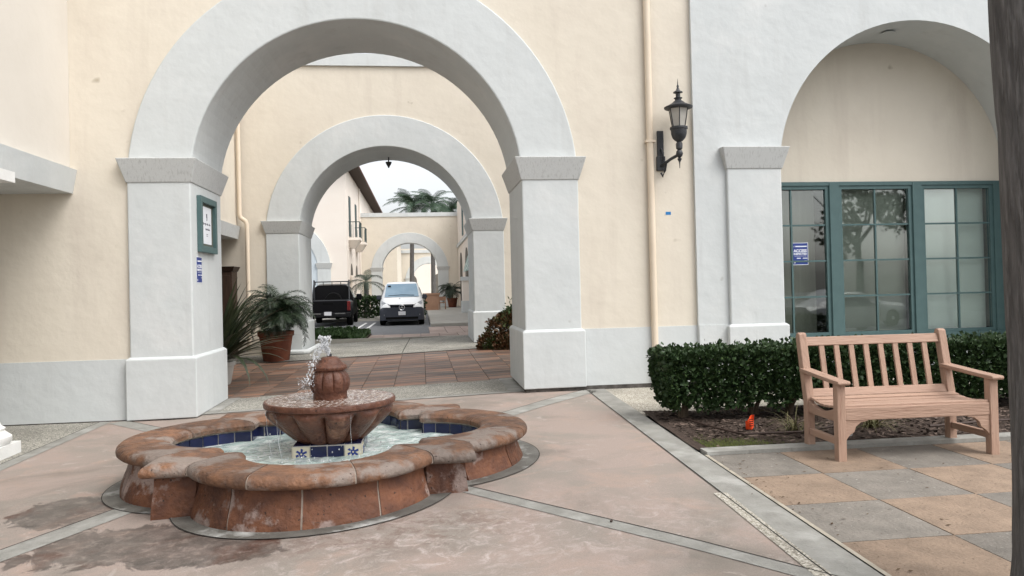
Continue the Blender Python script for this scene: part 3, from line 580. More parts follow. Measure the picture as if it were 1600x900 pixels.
# ============================================================= FOUNTAIN
FX, FY, FG = -.86, 7.17, -.085
SQ, LC, LR = 1.2, .806, .964
fo = thing('fountain', 'tiered terracotta stone fountain with blue tiled quatrefoil pool', 'fountain', (FX, FY, FG))
def frad(phi, o):
    c, s = abs(math.cos(phi)), abs(math.sin(phi)); r = (SQ+o)/max(c, s)
    if o < -.1: r = (SQ+o)/max(c, s)
    for k in range(4):
        a = phi-k*PI/2; d = LC*math.cos(a); h = LC*math.sin(a); q = (LR+o)**2-h*h
        if q > 0 and d+math.sqrt(q) > 0: r = max(r, d+math.sqrt(q))
    return r
# angle where lobe meets corner block
def ring_stone(prof, p0, p1, name, m_, n):
    b = MB(); phs = [p0+(p1-p0)*k/n for k in range(n+1)]; L = len(prof); vs = []; fs = []
    for ph in phs:
        for (o, z) in prof: r = frad(ph, o); vs.append((FX+r*math.cos(ph), FY+r*math.sin(ph), FG+z))
    for i in range(n):
        for k in range(L): fs.append((i*L+k, i*L+(k+1) % L, (i+1)*L+(k+1) % L, (i+1)*L+k))
    fs.append(tuple(range(L))[::-1]); fs.append(tuple(n*L+k for k in range(L)))
    return b.add(vs, fs).build(name, m_, fo, smooth=True)
cop = [(-.05, .288), (.0, .290), (.034, .298), (.052, .315), (.056, .340), (.048, .366), (.024, .387), (-.02, .396), (-.15, .400), (-.32, .394), (-.365, .38), (-.388, .352), (-.385, .315), (-.34, .295)]
wal = [(.03, -.16), (.03, .0), (.024, .04), (.008, .09), (-.02, .16), (-.042, .225), (-.045, .289), (-.33, .289), (-.35, -.16)]
shr = lambda pr: [(o*1.0-.010 if o > -.15 else o+.010, z-(.008 if z > .3 else 0)) for o, z in pr]
ring_stone(shr(cop), 0, TAU-.0001, 'mortar_ring', MORTAR, 200)
# lobe/block boundary angle found numerically
def isblock(ph): c, s = abs(math.cos(ph)), abs(math.sin(ph)); return frad(ph, 0) <= SQ/max(c, s)+1e-6
lo = 0
while not isblock(lo): lo += .0005
A0 = lo
for q in range(4):
    base = q*PI/2
    ring_stone(shr(wal), base-A0+.012, base+A0-.012, 'mortar_bed', MORTAR, 40)
    for pr, nm, m_, cuts in ((cop, 'coping_stone', STONER, 3), (wal, 'wall_stone', STONE, 4)):
        for k in range(cuts):
            a = base-A0+2*A0*k/cuts; c = base-A0+2*A0*(k+1)/cuts; ring_stone(pr, a+.004, c-.004, nm, m_, 12)
        ring_stone([((o+.004 if o > -.1 else o-.004) if pr is cop else (o*.3-.012 if o > -.1 else o), z) for o, z in pr], base+A0+.003, base+PI/2-A0-.003, nm, m_, 14)
# glazed tiles at the waterline, one by one
path = [(FX+frad(p, -.355)*math.cos(p), FY+frad(p, -.355)*math.sin(p)) for p in [TAU*k/2000 for k in range(2001)]]
acc = 0; seg = []; last = path[0]; cur = [path[0]]
def tile_at(p, q, z0, z1, m_):
    a = Vector((*p, 0)); b_ = Vector((*q, 0)); d = (b_-a); L_ = d.length
    if L_ < .03: return
    d.normalize(); nn = Vector((-d.y, d.x, 0))     # toward the pool for counter-clockwise path
    a += d*.006; b_ -= d*.006; v = []
    for z in (z0, z1):
        for p_ in (a, b_, b_+nn*.012, a+nn*.012): v.append((p_.x, p_.y, z))
    MB().add(v, [(3, 2, 1, 0), (4, 5, 6, 7), (0, 1, 5, 4), (1, 2, 6, 5), (2, 3, 7, 6), (3, 0, 4, 7)]).build('glazed_tile', m_, fo)
st = path[0]; prevd = None
for i in range(1, len(path)):
    d = (Vector(path[i])-Vector(path[i-1])); dn = d.normalized()
    turn = prevd is not None and prevd.dot(dn) < .92
    if turn or (Vector(path[i])-Vector(st)).length >= .155:
        e = path[i-1] if turn else path[i]; tile_at(st, e, FG+.155, FG+.295, BLUET); st = e
    prevd = dn
gr = MB(); vs = []; fs = []
for k in range(240):
    p = TAU*k/240; r = frad(p, -.353); vs += [(FX+r*math.cos(p), FY+r*math.sin(p), FG-.1), (FX+r*math.cos(p), FY+r*math.sin(p), FG+.3)]
fs = [(2*k, 2*((k+1) % 240), 2*((k+1) % 240)+1, 2*k+1) for k in range(240)]
gr.add(vs, fs).build('tile_grout', GROUT, fo)
WZ = FG+.20
vs = [(FX, FY, WZ)]; fs = []; NR_ = 26; NP = 160
for j in range(1, NR_+1):
    for k in range(NP):
        p = TAU*k/NP; r = frad(p, -.36)*j/NR_; x = FX+r*math.cos(p); y = FY+r*math.sin(p)
        dd = math.hypot(x-FX, y-FY); vs.append((x, y, WZ+.010*noise.noise((x*7, y*7, 0))+.006*noise.noise((x*17, y*17, 3))+.004*math.sin(dd*38)*math.exp(-abs(dd-.55)*3)))
for k in range(NP): fs.append((0, 1+k, 1+(k+1) % NP))
for j in range(NR_-1):
    for k in range(NP): a = 1+j*NP; fs.append((a+k, a+NP+k, a+NP+(k+1) % NP, a+(k+1) % NP))
MB().add(vs, fs).build('pool_water', WATER, fo, smooth=True)
# tiled pedestal
PH = .30; pz0, pz1 = FG+.05, FG+.30
MB().frus((FX-PH, FX+PH, FY-PH, FY+PH), (FX-PH, FX+PH, FY-PH, FY+PH), pz0, pz1).build('pedestal', GROUT, fo)
DECO = mat('blue flower glaze', (.03, .05, .2), None, rough=.2)
for side in range(4):
    rot = Matrix.Translation((FX, FY, 0)) @ Matrix.Rotation(side*PI/2, 4, 'Z')
    for k in range(4):
        x0 = -PH+.15*k+.005; x1 = x0+.14; end = k in (0, 3)
        b = MB().box(x0, x1, -PH-.008, -PH, FG+.17, FG+.292); b.v = [tuple(rot @ Vector(v)) for v in b.v]; tl = b.build('glazed_tile', CREAMT if end else BLUET, fo)
        if end:
            b = MB(); cx = (x0+x1)/2; cz = FG+.232
            for a in range(6):
                an = TAU*a/6+.4; b.prism([(cx+.012*math.cos(an-.8), cz+.012*math.sin(an-.8)), (cx+.05*math.cos(an-.22), cz+.045*math.sin(an-.22)), (cx+.055*math.cos(an+.2), cz+.05*math.sin(an+.2)), (cx+.012*math.cos(an+.8), cz+.012*math.sin(an+.8))], 'y', -PH-.0095, -PH-.008)
            b.v = [tuple(rot @ Vector(v)) for v in b.v]; b.build('tile_pattern', DECO, tl)
        for row in range(2):
            y0 = -PH+.15*row+.005
            if row == 1 and k in (0, 3): continue
            b = MB().box(x0, x1, y0, y0+.14, FG+.30, FG+.307)
            b.v = [tuple(rot @ Vector(v)) for v in b.v]
            if k < 3: b.build('glazed_tile', BLUET, fo)
# bowl: petal-carved underside, wide flat rim
BZ = .59
def petal(r, z, a):
    if z > -.075 or r < .25: return r
    t = min(1, (-.075-z)/.03); k = abs(math.sin(a*6)); return r*(1-t*.15*(1-k**.35))+t*.025*k*max(0, min(1, (z+.3)/.15))
prof = [(.13, -.385), (.24, -.385), (.30, -.375), (.35, -.34), (.40, -.295), (.445, -.25), (.49, -.20), (.53, -.15), (.556, -.112), (.566, -.09), (.565, -.072), (.56, -.06), (.575, -.055), (.594, -.045), (.598, -.015), (.590, 0), (.575, .003), (.56, -.008), (.1, -.02)]
MB().lathe(prof, (FX, FY, BZ), 144, petal).build('bowl', STONEW, fo, smooth=True)
vs = [(FX, FY, BZ+.002)]; fs = []
for j in range(1, 15):
    for k in range(90):
        a = TAU*k/90; r = .578*j/14; x, y = FX+r*math.cos(a), FY+r*math.sin(a); vs.append((x, y, BZ+.002+.006*noise.noise((x*22, y*22, 1))+.004*noise.noise((x*50, y*50, 5))))
for k in range(90): fs.append((0, 1+k, 1+(k+1) % 90))
for j in range(13):
    for k in range(90): a = 1+j*90; fs.append((a+k, a+90+k, a+90+(k+1) % 90, a+(k+1) % 90))
MB().add(vs, fs).build('bowl_water', BWATER, fo, smooth=True)
def ribs(r, z, a):
    if .07 < z < .26: t = min(1, (z-.07)/.03, (.26-z)/.03); return r*(1-t*.15*(1-abs(math.sin(a*5))**.4))
    return r
MB().lathe([(r_*1.1, z_*.92) for r_, z_ in [(.14, -.02), (.14, .06), (.145, .07), (.155, .085), (.168, .13), (.168, .175), (.158, .22), (.14, .255), (.125, .27), (.122, .28), (.14, .29), (.146, .31), (.14, .33), (.12, .345), (.095, .37), (.08, .4), (.06, .415), (.03, .42)]], (FX, FY, BZ-.0), 160, ribs).build('finial', STONEW, fo, smooth=True)
MB().lathe([(.02, 0), (.022, .03), (.012, .035)], (FX, FY, BZ+.38), 10).build('nozzle', BLACKM, fo, smooth=True)
# water jet, splash and the strings of water falling from the bowl
def blob(b, c, s, seed):
    bm = bmesh.new(); bmesh.ops.create_icosphere(bm, subdivisions=1, radius=1)
    sx, sy, sz = s*rnd.uniform(.6, 1.3), s*rnd.uniform(.6, 1.3), s*rnd.uniform(.7, 1.9)
    vs = []
    for v in bm.verts: n = 1+.45*noise.noise(v.co*1.7+Vector((seed, seed*2, 0))); vs.append((c[0]+v.co.x*sx*n, c[1]+v.co.y*sy*n, c[2]+v.co.z*sz*n))
    fs = [tuple(v.index for v in f_.verts) for f_ in bm.faces]; b.add(vs, fs); bm.free()
j = MB(); JT = BZ+.385
for k in range(260):
    t = rnd.random(); j_r = .010+.034*t*t; blob(j, (FX-.01-.03*t+rnd.gauss(0, j_r*.7), FY-.02+rnd.gauss(0, j_r*.7), JT+.02+.17*t), rnd.uniform(.003, .011), k)
for k in range(240):
    t = rnd.random(); blob(j, (FX-.04-.15*t+rnd.gauss(0, .014+.012*t), FY-.08*t-.03+rnd.gauss(0, .018), JT+.10-.05*t-.30*t*t+rnd.gauss(0, .02)), rnd.uniform(.002, .009), 300+k)
for k in range(110): blob(j, (FX-.12-.16*rnd.random(), FY-.1+rnd.gauss(0, .06), BZ+.2*rnd.random()+.02), rnd.uniform(.0015, .0045), 600+k)
j.build('water_jet', SPLASH, fo, smooth=True, kind='stuff')
dr = MB()
for k in range(5):
    a = rnd.uniform(0, TAU); r0_ = .575; z = BZ-.08; p = [(FX+(r0_-.03*q*q/16)*math.cos(a)+rnd.gauss(0, .003), FY+(r0_-.03*q*q/16)*math.sin(a)+rnd.gauss(0, .003), z-(z-WZ)*q/5) for q in range(6)]
    dr.tube(p, [rnd.uniform(.0008, .0032) for _ in p], 6)
for k in range(420):
    a = rnd.uniform(0, TAU); r = rnd.gauss(.56, .16); r = min(r, .95); blob(dr, (FX+r*math.cos(a), FY+r*math.sin(a), WZ+rnd.expovariate(40)), rnd.uniform(.003, .008), k) if k < 190 else None
dr.build('water_drips', SPLASH, fo, smooth=True, kind='stuff')
def lobes(phi, o):
    r = 0
    for k in range(4):
        a = phi-k*PI/2; d = LC*math.cos(a); h = LC*math.sin(a); q = (LR+o)**2-h*h
        if q > 0: r = max(r, d+math.sqrt(q))
    return r
# apron around the base
vs = []; fs = []
for k in range(240):
    p = TAU*k/240
    for o in (-.05, .16): r = frad(p, o) if o < 0 else lobes(p, o); x, y = FX+r*math.cos(p), FY+r*math.sin(p); vs.append((x, y, gz(x, y)+.007))
fs = [(2*k, 2*k+1, 2*((k+1) % 240)+1, 2*((k+1) % 240)) for k in range(240)]
MB().add(vs, fs).build('fountain_apron', mat('wet stained concrete', (.15, .145, .13), (.085, .08, .07), 4, .55, .25, 60, c3=(.42, .42, .40), s3=2.5, a3=(.54, .66), world=True), plaza)
jv = []; jf = []
for k in range(240):
    p = TAU*k/240
    for o in (.16, .167): r = lobes(p, o); x, y = FX+r*math.cos(p), FY+r*math.sin(p); jv.append((x, y, gz(x, y)+.008))
MB().add(jv, fs).build('joint', JOINT, plaza)

# ============================================================= BENCH
bn = thing('garden_bench', 'pink tan painted slatted wooden bench with arms on the checkered patio', 'bench', (4.25, 6.38, gz(4.2, 6.4)), R(-1.5)); local(bn)
W2 = .735; D0, D1 = -.31, .31
def bb(x0, x1, y0, y1, z0, z1, nm, bev=.006): return MB().box(x0, x1, y0, y1, z0, z1).build(nm, {'leg': BENCHZ, 'stretcher': BENCHY}.get(nm, BENCHM), bn, bevel=bev)
for s in (-1, 1):
    xa, xb = (-W2, -W2+.075) if s < 0 else (W2-.075, W2)
    bb(xa, xb, D0, D0+.075, -.02, .66, 'leg')
    MB().prism([(D1-.075, -.02), (D1, -.02), (D1, .42), (D1+.12, 1.02), (D1+.105, 1.055), (D1+.075, 1.065), (D1+.045, 1.05), (D1-.075, .46)], 'x', xa, xb).build('leg', BENCHZ, bn, bevel=.008)
    xm = (xa+xb)/2
    MB().prism([(D0-.05, .655), (D0-.06, .672), (D0-.05, .69), (D0+.15, .70), (D1+.02, .735), (D1+.03, .70), (D0+.15, .665)], 'x', xm-.055, xm+.055).build('arm', BENCHY, bn, bevel=.006)
    bb(xm-.022, xm+.022, D0+.075, D1-.075, .13, .19, 'stretcher')
    MB().prism([(D0+.07, .33), (D1-.07, .33), (D1-.07, .44), (D1-.2, .40), (0, .385), (D0+.2, .405), (D0+.07, .44)], 'x', xm-.022, xm+.022).build('seat_rail', BENCHY, bn, bevel=.004)
    sx = 1 if s < 0 else -1; xi = xb if s < 0 else xa
    MB().prism([(xi, .36), (xi+sx*.21, .36), (xi+sx*.20, .335), (xi+sx*.14, .325), (xi+sx*.095, .29), (xi+sx*.08, .245), (xi+sx*.035, .215), (xi, .17)], 'y', D0+.015, D0+.06).build('bracket', BENCHM, bn, bevel=.003)
bb(-W2+.075, W2-.075, D0+.008, D0+.062, .345, .455, 'apron')
for k in range(6):
    y0 = D0+.02+.088*k; dip = [.462, .448, .438, .436, .444, .462][k]; tl = [-.02, -.12, -.06, .02, .09, .14][k]
    o = MB().box(-W2+.03 if 0 < k < 6 else -W2+.076, W2-.03 if 0 < k < 6 else W2-.076, -.039, .039, -.011, .011).build('seat_slat', BENCHM, bn, bevel=.004); o.location = (0, y0+.04, dip); o.rotation_euler = (tl, 0, 0)
sl_ = math.atan(.12/.6)
MB().prism([(D1+.085, .93), (D1+.115, 1.015), (D1+.07, 1.02), (D1+.04, .94)], 'x', -W2+.075, W2-.075).build('top_rail', BENCHM, bn, bevel=.006)
MB().prism([(D1-.02, .47), (D1+.01, .54), (D1-.03, .545), (D1-.06, .475)], 'x', -W2+.075, W2-.075).build('back_rail', BENCHM, bn, bevel=.004)
for k in range(8):
    x = -W2+.075+(2*W2-.15)*(k+1)/9; MB().prism([(D1-.015, .5), (D1+.072, .95), (D1+.05, .955), (D1-.037, .505)], 'x', x-.025, x+.025).build('back_slat', BENCHZ, bn, bevel=.003)

# ============================================================= PLANTS
def leafcloud(b, n, vol, size, up=.3, asp=.5, fold=.25):
    for k in range(n):
        c, nrm = vol(); c = Vector(c)
        d = Vector((rnd.gauss(0, 1), rnd.gauss(0, 1), rnd.gauss(0, 1)+up)); 
        if nrm is not None: d = d*.75+Vector(nrm)*.9
        d.normalize(); s = size*rnd.uniform(.6, 1.3); e = d.cross(Vector((rnd.gauss(0, 1), rnd.gauss(0, 1), rnd.gauss(0, 1)))).normalized()*s*asp; q = d.cross(e).normalized()*s*fold*.5
        b.add([c, c+d*s*.5+e+q, c+d*s, c+d*s*.5-e+q], [(0, 1, 2), (0, 2, 3)])
    return b
def hedge(name, label, x0, x1, y0, y1, z0, z1, n, lsz, m_, trunks, group=None, rag=.05):
    t = thing(name, label, 'hedge', ((x0+x1)/2, (y0+y1)/2, gz(x0, y0)), 0, group); b = MB()
    def vol():
        u = rnd.random()
        zb = lambda x: z0+.34*max(0, noise.noise((x*1.7, 3.1, 0)))+.10*noise.noise((x*5, 1, 0))
        x = rnd.uniform(x0, x1); y = rnd.uniform(y0, y1); z = rnd.uniform(zb(x), z1)
        nn = noise.noise((x*3, y*3, z*3))*rag
        if u < .34: return (x, y0+abs(rnd.gauss(0, .035))-nn, z), (0, -1, .25)
        if u < .62: return (x, y, z1-abs(rnd.gauss(0, .03))+nn*.4+(rnd.random() < .07)*rnd.uniform(.02, .09)), (0, 0, 1)
        if u < .70: return (x0+abs(rnd.gauss(0, .04))+nn+max(0, (.35-(z-z0)))*.25, y, z), (-1, 0, .2)
        if u < .76: return (x, y1-abs(rnd.gauss(0, .04))+nn, z), (0, 1, .2)
        return (x, y, z), None
    leafcloud(b, n, vol, lsz).build('foliage', m_, t)
    for (x, y) in trunks:
        tb_ = MB(); g = gz(x, y)
        for q in range(3):
            a = rnd.uniform(0, TAU); tb_.tube([(x+.02*math.cos(a), y+.02*math.sin(a), g-.05), (x+.04*math.cos(a), y+.04*math.sin(a), g+.12), (x+.16*math.cos(a), y+.12*math.sin(a), g+.3), (x+.28*math.cos(a), y+.16*math.sin(a), g+.55)], [.035, .026, .018, .01], 7)
        tb_.build('trunk', TWIG, t, smooth=True)
    return t
hedge('clipped_hedge', 'dark green clipped hedge behind the bench along the planting bed', 2.66, 8.6, 7.98, 8.62, .18, .80, 46000, .052, LEAFD, [(2.9, 8.25), (3.75, 8.3), (4.15, 8.25), (5.0, 8.3), (6.1, 8.3), (7.3, 8.3)])
hedge('clipped_hedge', 'low dark hedge behind the parked pickup and van', -4.4, .2, 39.6, 40.8, .15, 1.2, 5200, .13, LEAFD, [(-3, 40.2), (-1, 40.2)])
def frond(b, base, az, el, L_, droop, nl, ll, lw, seg=9, rr=.008, vee=.5):
    p = Vector(base); pts = [p.copy()]; e = el
    for k in range(seg):
        d = Vector((math.cos(az)*math.cos(e), math.sin(az)*math.cos(e), math.sin(e))); p = p+d*L_/seg; pts.append(p.copy()); e -= droop/seg
    b.tube(pts, [rr*(1-.8*i/seg) for i in range(seg+1)], 4, False)
    for k in range(nl):
        t = .12+.88*k/nl; f = t*seg; i = min(int(f), seg-1); q = pts[i].lerp(pts[i+1], f-i); d = (pts[i+1]-pts[i]).normalized()
        side = d.cross(Vector((0, 0, 1)));
        if side.length < .01: side = Vector((1, 0, 0))
        side.normalize(); upv = side.cross(d)
        for s in (-1, 1):
            l = ll*math.sin(PI*(.12+.85*t))*rnd.uniform(.8, 1.15); dd = (side*s*.8+d*.65+upv*vee*rnd.uniform(.2, .8)).normalized(); m2 = q+dd*l*.55+Vector((0, 0, -.03*l)); tip = q+dd*l+Vector((0, 0, -.35*l)); wv = d*lw
            b.add([q-wv*.5, q+wv*.5, m2+wv*.5, tip, m2-wv*.5], [(0, 1, 2, 4), (4, 2, 3)])
def pot(x, y, z, r, h, parent, m_=TERRA):
    MB().lathe([(r*.68, 0), (r*.72, .02), (r*.92, h*.8), (r*.93, h*.82), (r, h*.83), (r*1.02, h*.98), (r*.99, h), (r*.88, h), (r*.86, h*.93), (.02, h*.92)], (x, y, z), 28).build('pot', m_, parent, smooth=True)
def potpalm(label, x, y, z, r, h, sc_, nf, group=None):
    t = thing('potted_palm', label, 'potted plant', (x, y, z)); pot(x, y, z, r, h, t)
    MB().lathe([(r*.86, 0), (r*.3, .01)], (x, y, z+h*.94), 16).build('soil', MULCH, t)
    c = MB()
    for q in range(3):
        ax, ay = x+rnd.gauss(0, .1), y+rnd.gauss(0, .1); tz = z+h+.22*sc_+.12*q
        MB().tube([(ax, ay, z+h*.9), (ax+.03, ay, tz)], .05*sc_, 8).build('trunk', TWIG, t)
        for k in range(nf): frond(c, (ax+.03, ay, tz), rnd.uniform(0, TAU), rnd.uniform(.25, 1.35), rnd.uniform(.75, 1.15)*sc_, rnd.uniform(1.5, 2.7), 32, .26*sc_, .017*sc_)
    c.build('crown', LEAFP, t); return t
potpalm('large terracotta pot of feathery palm beside the second arch', -3.5, 18.75, gz(-3.5, 18.7), .42, .72, 1.05, 40)
potpalm('terracotta potted palm by the far arch pier', 2.35, 58.2, .17, .42, .72, 1.55, 14)
fx = thing('flax_plant', 'spiky sword leaved flax plant behind the arch pier', 'plant', (-3.75, 14.5, gz(-3.75, 14.5)))
pot(-3.75, 14.5, gz(-3.75, 14.5), .30, .42, fx, mat('pale pot', (.55, .54, .5), None))
b = MB()
def sword(b, az, el, L_, droop, wd):
    p = Vector((-3.75, 14.5, gz(-3.7, 14.5)+.4)); e = el; pts = [p.copy()]; n = 8
    for k in range(n): p = p+Vector((math.cos(az)*math.cos(e), math.sin(az)*math.cos(e), math.sin(e)))*L_/n; pts.append(p.copy()); e -= droop*(k+1)/n/n*2
    side = Vector((-math.sin(az), math.cos(az), 0)); vs = []
    for i, q in enumerate(pts):
        w_ = wd*(.7+.6*math.sin(PI*min(1, i/n*1.1)))*(1-(i/n)**4); dn = Vector((0, 0, -.3*w_)); vs += [q-side*w_, q+dn, q+side*w_]
    fs = []
    for i in range(n): fs += [(3*i, 3*i+1, 3*i+4, 3*i+3), (3*i+1, 3*i+2, 3*i+5, 3*i+4)]
    b.add(vs, fs)
for k in range(120): sword(b, rnd.uniform(0, TAU), rnd.uniform(.35, 1.35), rnd.uniform(1.15, 1.8), rnd.uniform(.2, .9), rnd.uniform(.03, .048))
for az, el, L_, dp in ((-.35, .42, 1.55, .9), (-.5, .30, 1.6, .8), (-.75, .25, 1.75, 1.5), (-.95, .35, 1.7, 1.9), (-.25, .6, 1.4, .8), (-.1, .75, 1.3, .6)): sword(b, az, el, L_, dp, .034)
b.build('leaves', LEAFF, fx)
sh = thing('bronze_shrub', 'rounded bronze leaved shrub against the second arch pier', 'shrub', (1.95, 18.3, gz(1.95, 18.3))); b = MB()
def sv_():
    c, r = rnd.choice([((2.05, 18.35, .50), .48), ((2.0, 18.3, .45), .52), ((2.2, 18.4, .68), .35), ((1.6, 18.1, .2), .28), ((1.9, 17.95, .18), .3)])
    a = Vector((rnd.gauss(0, 1), rnd.gauss(0, 1), rnd.gauss(0, 1))).normalized(); q = rnd.uniform(.75, 1.0)*r*(1+.18*noise.noise(a*4)); return (c[0]+a.x*q, c[1]+a.y*q, max(c[2]+a.z*q, gz(2, 18)+.02)), a
leafcloud(b, 5200, sv_, .075, asp=.42).build('foliage', LEAFB, sh); tb_ = MB()
for q in range(7): a = TAU*q/7; tb_.tube([(1.95, 18.3, 0.05), (1.95+.3*math.cos(a), 18.3+.3*math.sin(a), .7)], [.03, .012], 6)
tb_.build('stem', TWIG, sh)
b = MB(); leafcloud(b, 900, lambda: ((2.35+rnd.gauss(0, .14), 18.5+rnd.gauss(0, .14), 0.9+rnd.gauss(0, .12)), None), .16, asp=.15)
b.build('shoot', LEAFG, sh)
b = MB()
def gv(): x = rnd.uniform(-5.5, -1.8); y = rnd.uniform(23.5, 26.4); return (x, y, .1+rnd.random()*.28*(1-.5*abs(y-25)/1.5)*(1 if x < -2.2 else .6)), (0, 0, 1)
leafcloud(b, 9000, gv, .11, asp=.35); tagp(b.build('ground_cover', LEAFG), 'low green ground cover in the strip before the black pickup', 'ground cover', kind='stuff')
def smallpalm(label, x, y, z, th_, sc_, nf, lm, group=None, name='palm_tree', lean=0, r=.12):
    t = thing(name, label, 'palm', (x, y, z), 0, group); n = 8
    MB().tube([(x+lean*(k/n)**1.3, y, z+th_*k/n) for k in range(n+1)], [r*(1.25 if k == 0 else 1-.25*k/n) for k in range(n+1)], 12).build('trunk', BARK, t, smooth=True)
    c = MB(); top = (x+lean, y, z+th_)
    for k in range(nf): frond(c, top, rnd.uniform(0, TAU), rnd.uniform(-.1, 1.35), rnd.uniform(.8, 1.1)*sc_, rnd.uniform(1.2, 2.2), 44, .25*sc_, .011*sc_, rr=.010*sc_, vee=-.1)
    c.build('crown', lm, t); return t
smallpalm('small bushy palm in the hedge behind the pickup', -2.95, 41.5, .1, 1.9, 1.5, 13, LEAFP, r=.16)
for (x, ln, th_, sc_) in ((-.95, .25, 9.7, 3.2), (1.2, .1, 9.9, 3.2), (2.95, .2, 9.3, 2.8)):
    smallpalm({-.95: 'feathery palm with a leaning trunk rising behind the far arcade', 1.2: 'feathery palm with a straight trunk rising behind the far arcade', 2.95: 'feathery palm half hidden beside the white wing'}[x], x, 76, .1, th_, sc_, 30, LEAFQ, 'palms behind the far arcade', lean=ln, r=.24)
# the trunk standing at the patio edge
pt = thing('palm_tree', 'weathered grey palm trunk standing on the patio beside the bench', 'palm', (2.93, 3.2, 0))
vs = []; fs = []; NZ_ = 90; NA = 40
for i in range(NZ_+1):
    z = -.1+7.6*i/NZ_
    for k in range(NA):
        a = TAU*k/NA; rr = .205-.006*z+.05*math.exp(-z*2.5)+.006*noise.noise((math.cos(a)*2.5, math.sin(a)*2.5, z*1.1))+.009*noise.noise((math.cos(a)*9, math.sin(a)*9, z*1.2))-.005*max(0, math.sin(z*6.2+.4*math.sin(a)))**14
        vs.append((2.985-.034*z+rr*math.cos(a), 3.2+rr*math.sin(a), z))
for i in range(NZ_):
    for k in range(NA): fs.append((i*NA+k, i*NA+(k+1) % NA, (i+1)*NA+(k+1) % NA, (i+1)*NA+k))
MB().add(vs, fs).build('trunk', BARK, pt, smooth=True)
c = MB()
for k in range(26): frond(c, (2.9, 3.2, 7.4), rnd.uniform(0, TAU), rnd.uniform(-.2, 1.3), rnd.uniform(1.6, 2.1), rnd.uniform(1.2, 2.0), 22, .5, .04, rr=.02)
c.build('crown', LEAFP, pt)
def grass_tuft(label, x, y, n, L_, cols):
    t = thing('grass_tuft', label, 'plant', (x, y, gz(x, y))); b = MB()
    for k in range(n):
        az = rnd.uniform(0, TAU); e = rnd.uniform(.5, 1.4); p = Vector((x+rnd.gauss(0, .03), y+rnd.gauss(0, .03), gz(x, y)+.02)); pts = [p.copy()]; l = L_*rnd.uniform(.6, 1.1)
        for q in range(5): p = p+Vector((math.cos(az)*math.cos(e), math.sin(az)*math.cos(e), math.sin(e)))*l/5; pts.append(p.copy()); e -= rnd.uniform(.2, .45)
        sd = Vector((-math.sin(az), math.cos(az), 0)); vs = []
        for i, q in enumerate(pts): w_ = .005*(1-i/5)+.0006; vs += [q-sd*w_, q+sd*w_]
        b.add(vs, [(2*i, 2*i+1, 2*i+3, 2*i+2) for i in range(5)])
    b.build('blades', cols, t); return t
STRAW = mat('grassy straw', (.10, .11, .045), (.17, .14, .065), 30, .7)
grass_tuft('yellowing grass tuft behind the bench left leg', 3.72, 7.25, 60, .38, STRAW)
grass_tuft('yellowing grass tuft in the mulch under the middle of the bench', 4.55, 7.25, 80, .42, STRAW)
grass_tuft('tall green grass tuft leaning on the hedge behind the bench', 4.75, 7.75, 50, .75, LEAFG)
up = thing('nursery_pot', 'small pale plastic nursery pot tipped in the mulch under the bench', 'pot', (4.09, 6.95, gz(4, 7)+.02)); MB().lathe([(.05, 0), (.07, .13), (.075, .135), (.066, .135), (.045, .01)], (4.09, 6.95, gz(4, 7)+.02), 16).build('cup', mat('pale plastic', (.55, .56, .55), None, rough=.5), up, smooth=True)
sp = MB(); leafcloud(sp, 60, lambda: ((4.09+rnd.gauss(0, .03), 6.95+rnd.gauss(0, .03), gz(4, 7)+.16+rnd.random()*.08), (0, 0, 1)), .06, asp=.4); sp.build('seedling', LEAFD, up)
fl = thing('marker_flag', 'orange utility marker flag stuck in the mulch before the hedge', 'flag', (3.37, 7.5, gz(3.4, 7.5)))
MB().tube([(3.41, 7.5, gz(3.4, 7.5)), (3.40, 7.5, gz(3.4, 7.5)+.17)], .0025, 5).build('wire', BLACKM, fl)
vs = []
for i in range(7):
    for k in range(6): u, v = i/6, k/5; vs.append((3.40-.10*u+.02*v*u, 7.5+.02*math.sin(u*6+v*2), gz(3.4, 7.5)+.165-.13*v-.05*u+.01*math.sin(u*5)))
MB().add(vs, [(i*6+k, i*6+k+1, i*6+k+7, i*6+k+6) for i in range(6) for k in range(5)]).build('flag_sheet', mat('orange plastic', (.75, .07, .015), None, rough=.5), fl, smooth=True)
b = MB(); FI = mat('dark print', (.12, .02, .01), None)
for q in range(4): z = gz(3.4, 7.5)+.125-.022*q; b.box(3.335, 3.375, 7.477, 7.478, z-.006, z+.004)
b.build('print', FI, fl)
hz = gz(3, 7.6)+.045
tagp(MB().tube([(2.85, 8.1, hz+.01), (2.95, 7.7, hz), (3.06, 7.3, hz), (3.12, 7.12, hz+.006), (3.3, 7.10, hz+.01), (3.7, 7.13, hz), (4.2, 7.3, hz+.01)], .011, 8).build('irrigation_hose', mat('brown hose', (.05, .032, .025), None, rough=.6), smooth=True), 'brown drip irrigation hose bent along the mulch bed', 'hose')
tagp(MB().tube([(5.0, 7.0, hz+.02), (5.6, 7.05, hz+.03), (6.3, 7.2, hz+.01)], .013, 8).build('irrigation_hose', mat('brown hose', (.05, .032, .025), None), smooth=True), 'short drip hose lying in the mulch right of the bench', 'hose')
st_ = MB(); blob(st_, (1.22, 4.93, gz(1.2, 4.9)+.012), .016, 5); tagp(st_.build('pebble', mat('dark pebble', (.08, .06, .05), None, rough=.9), smooth=True), 'single dark pebble lying on the pink concrete', 'stone')

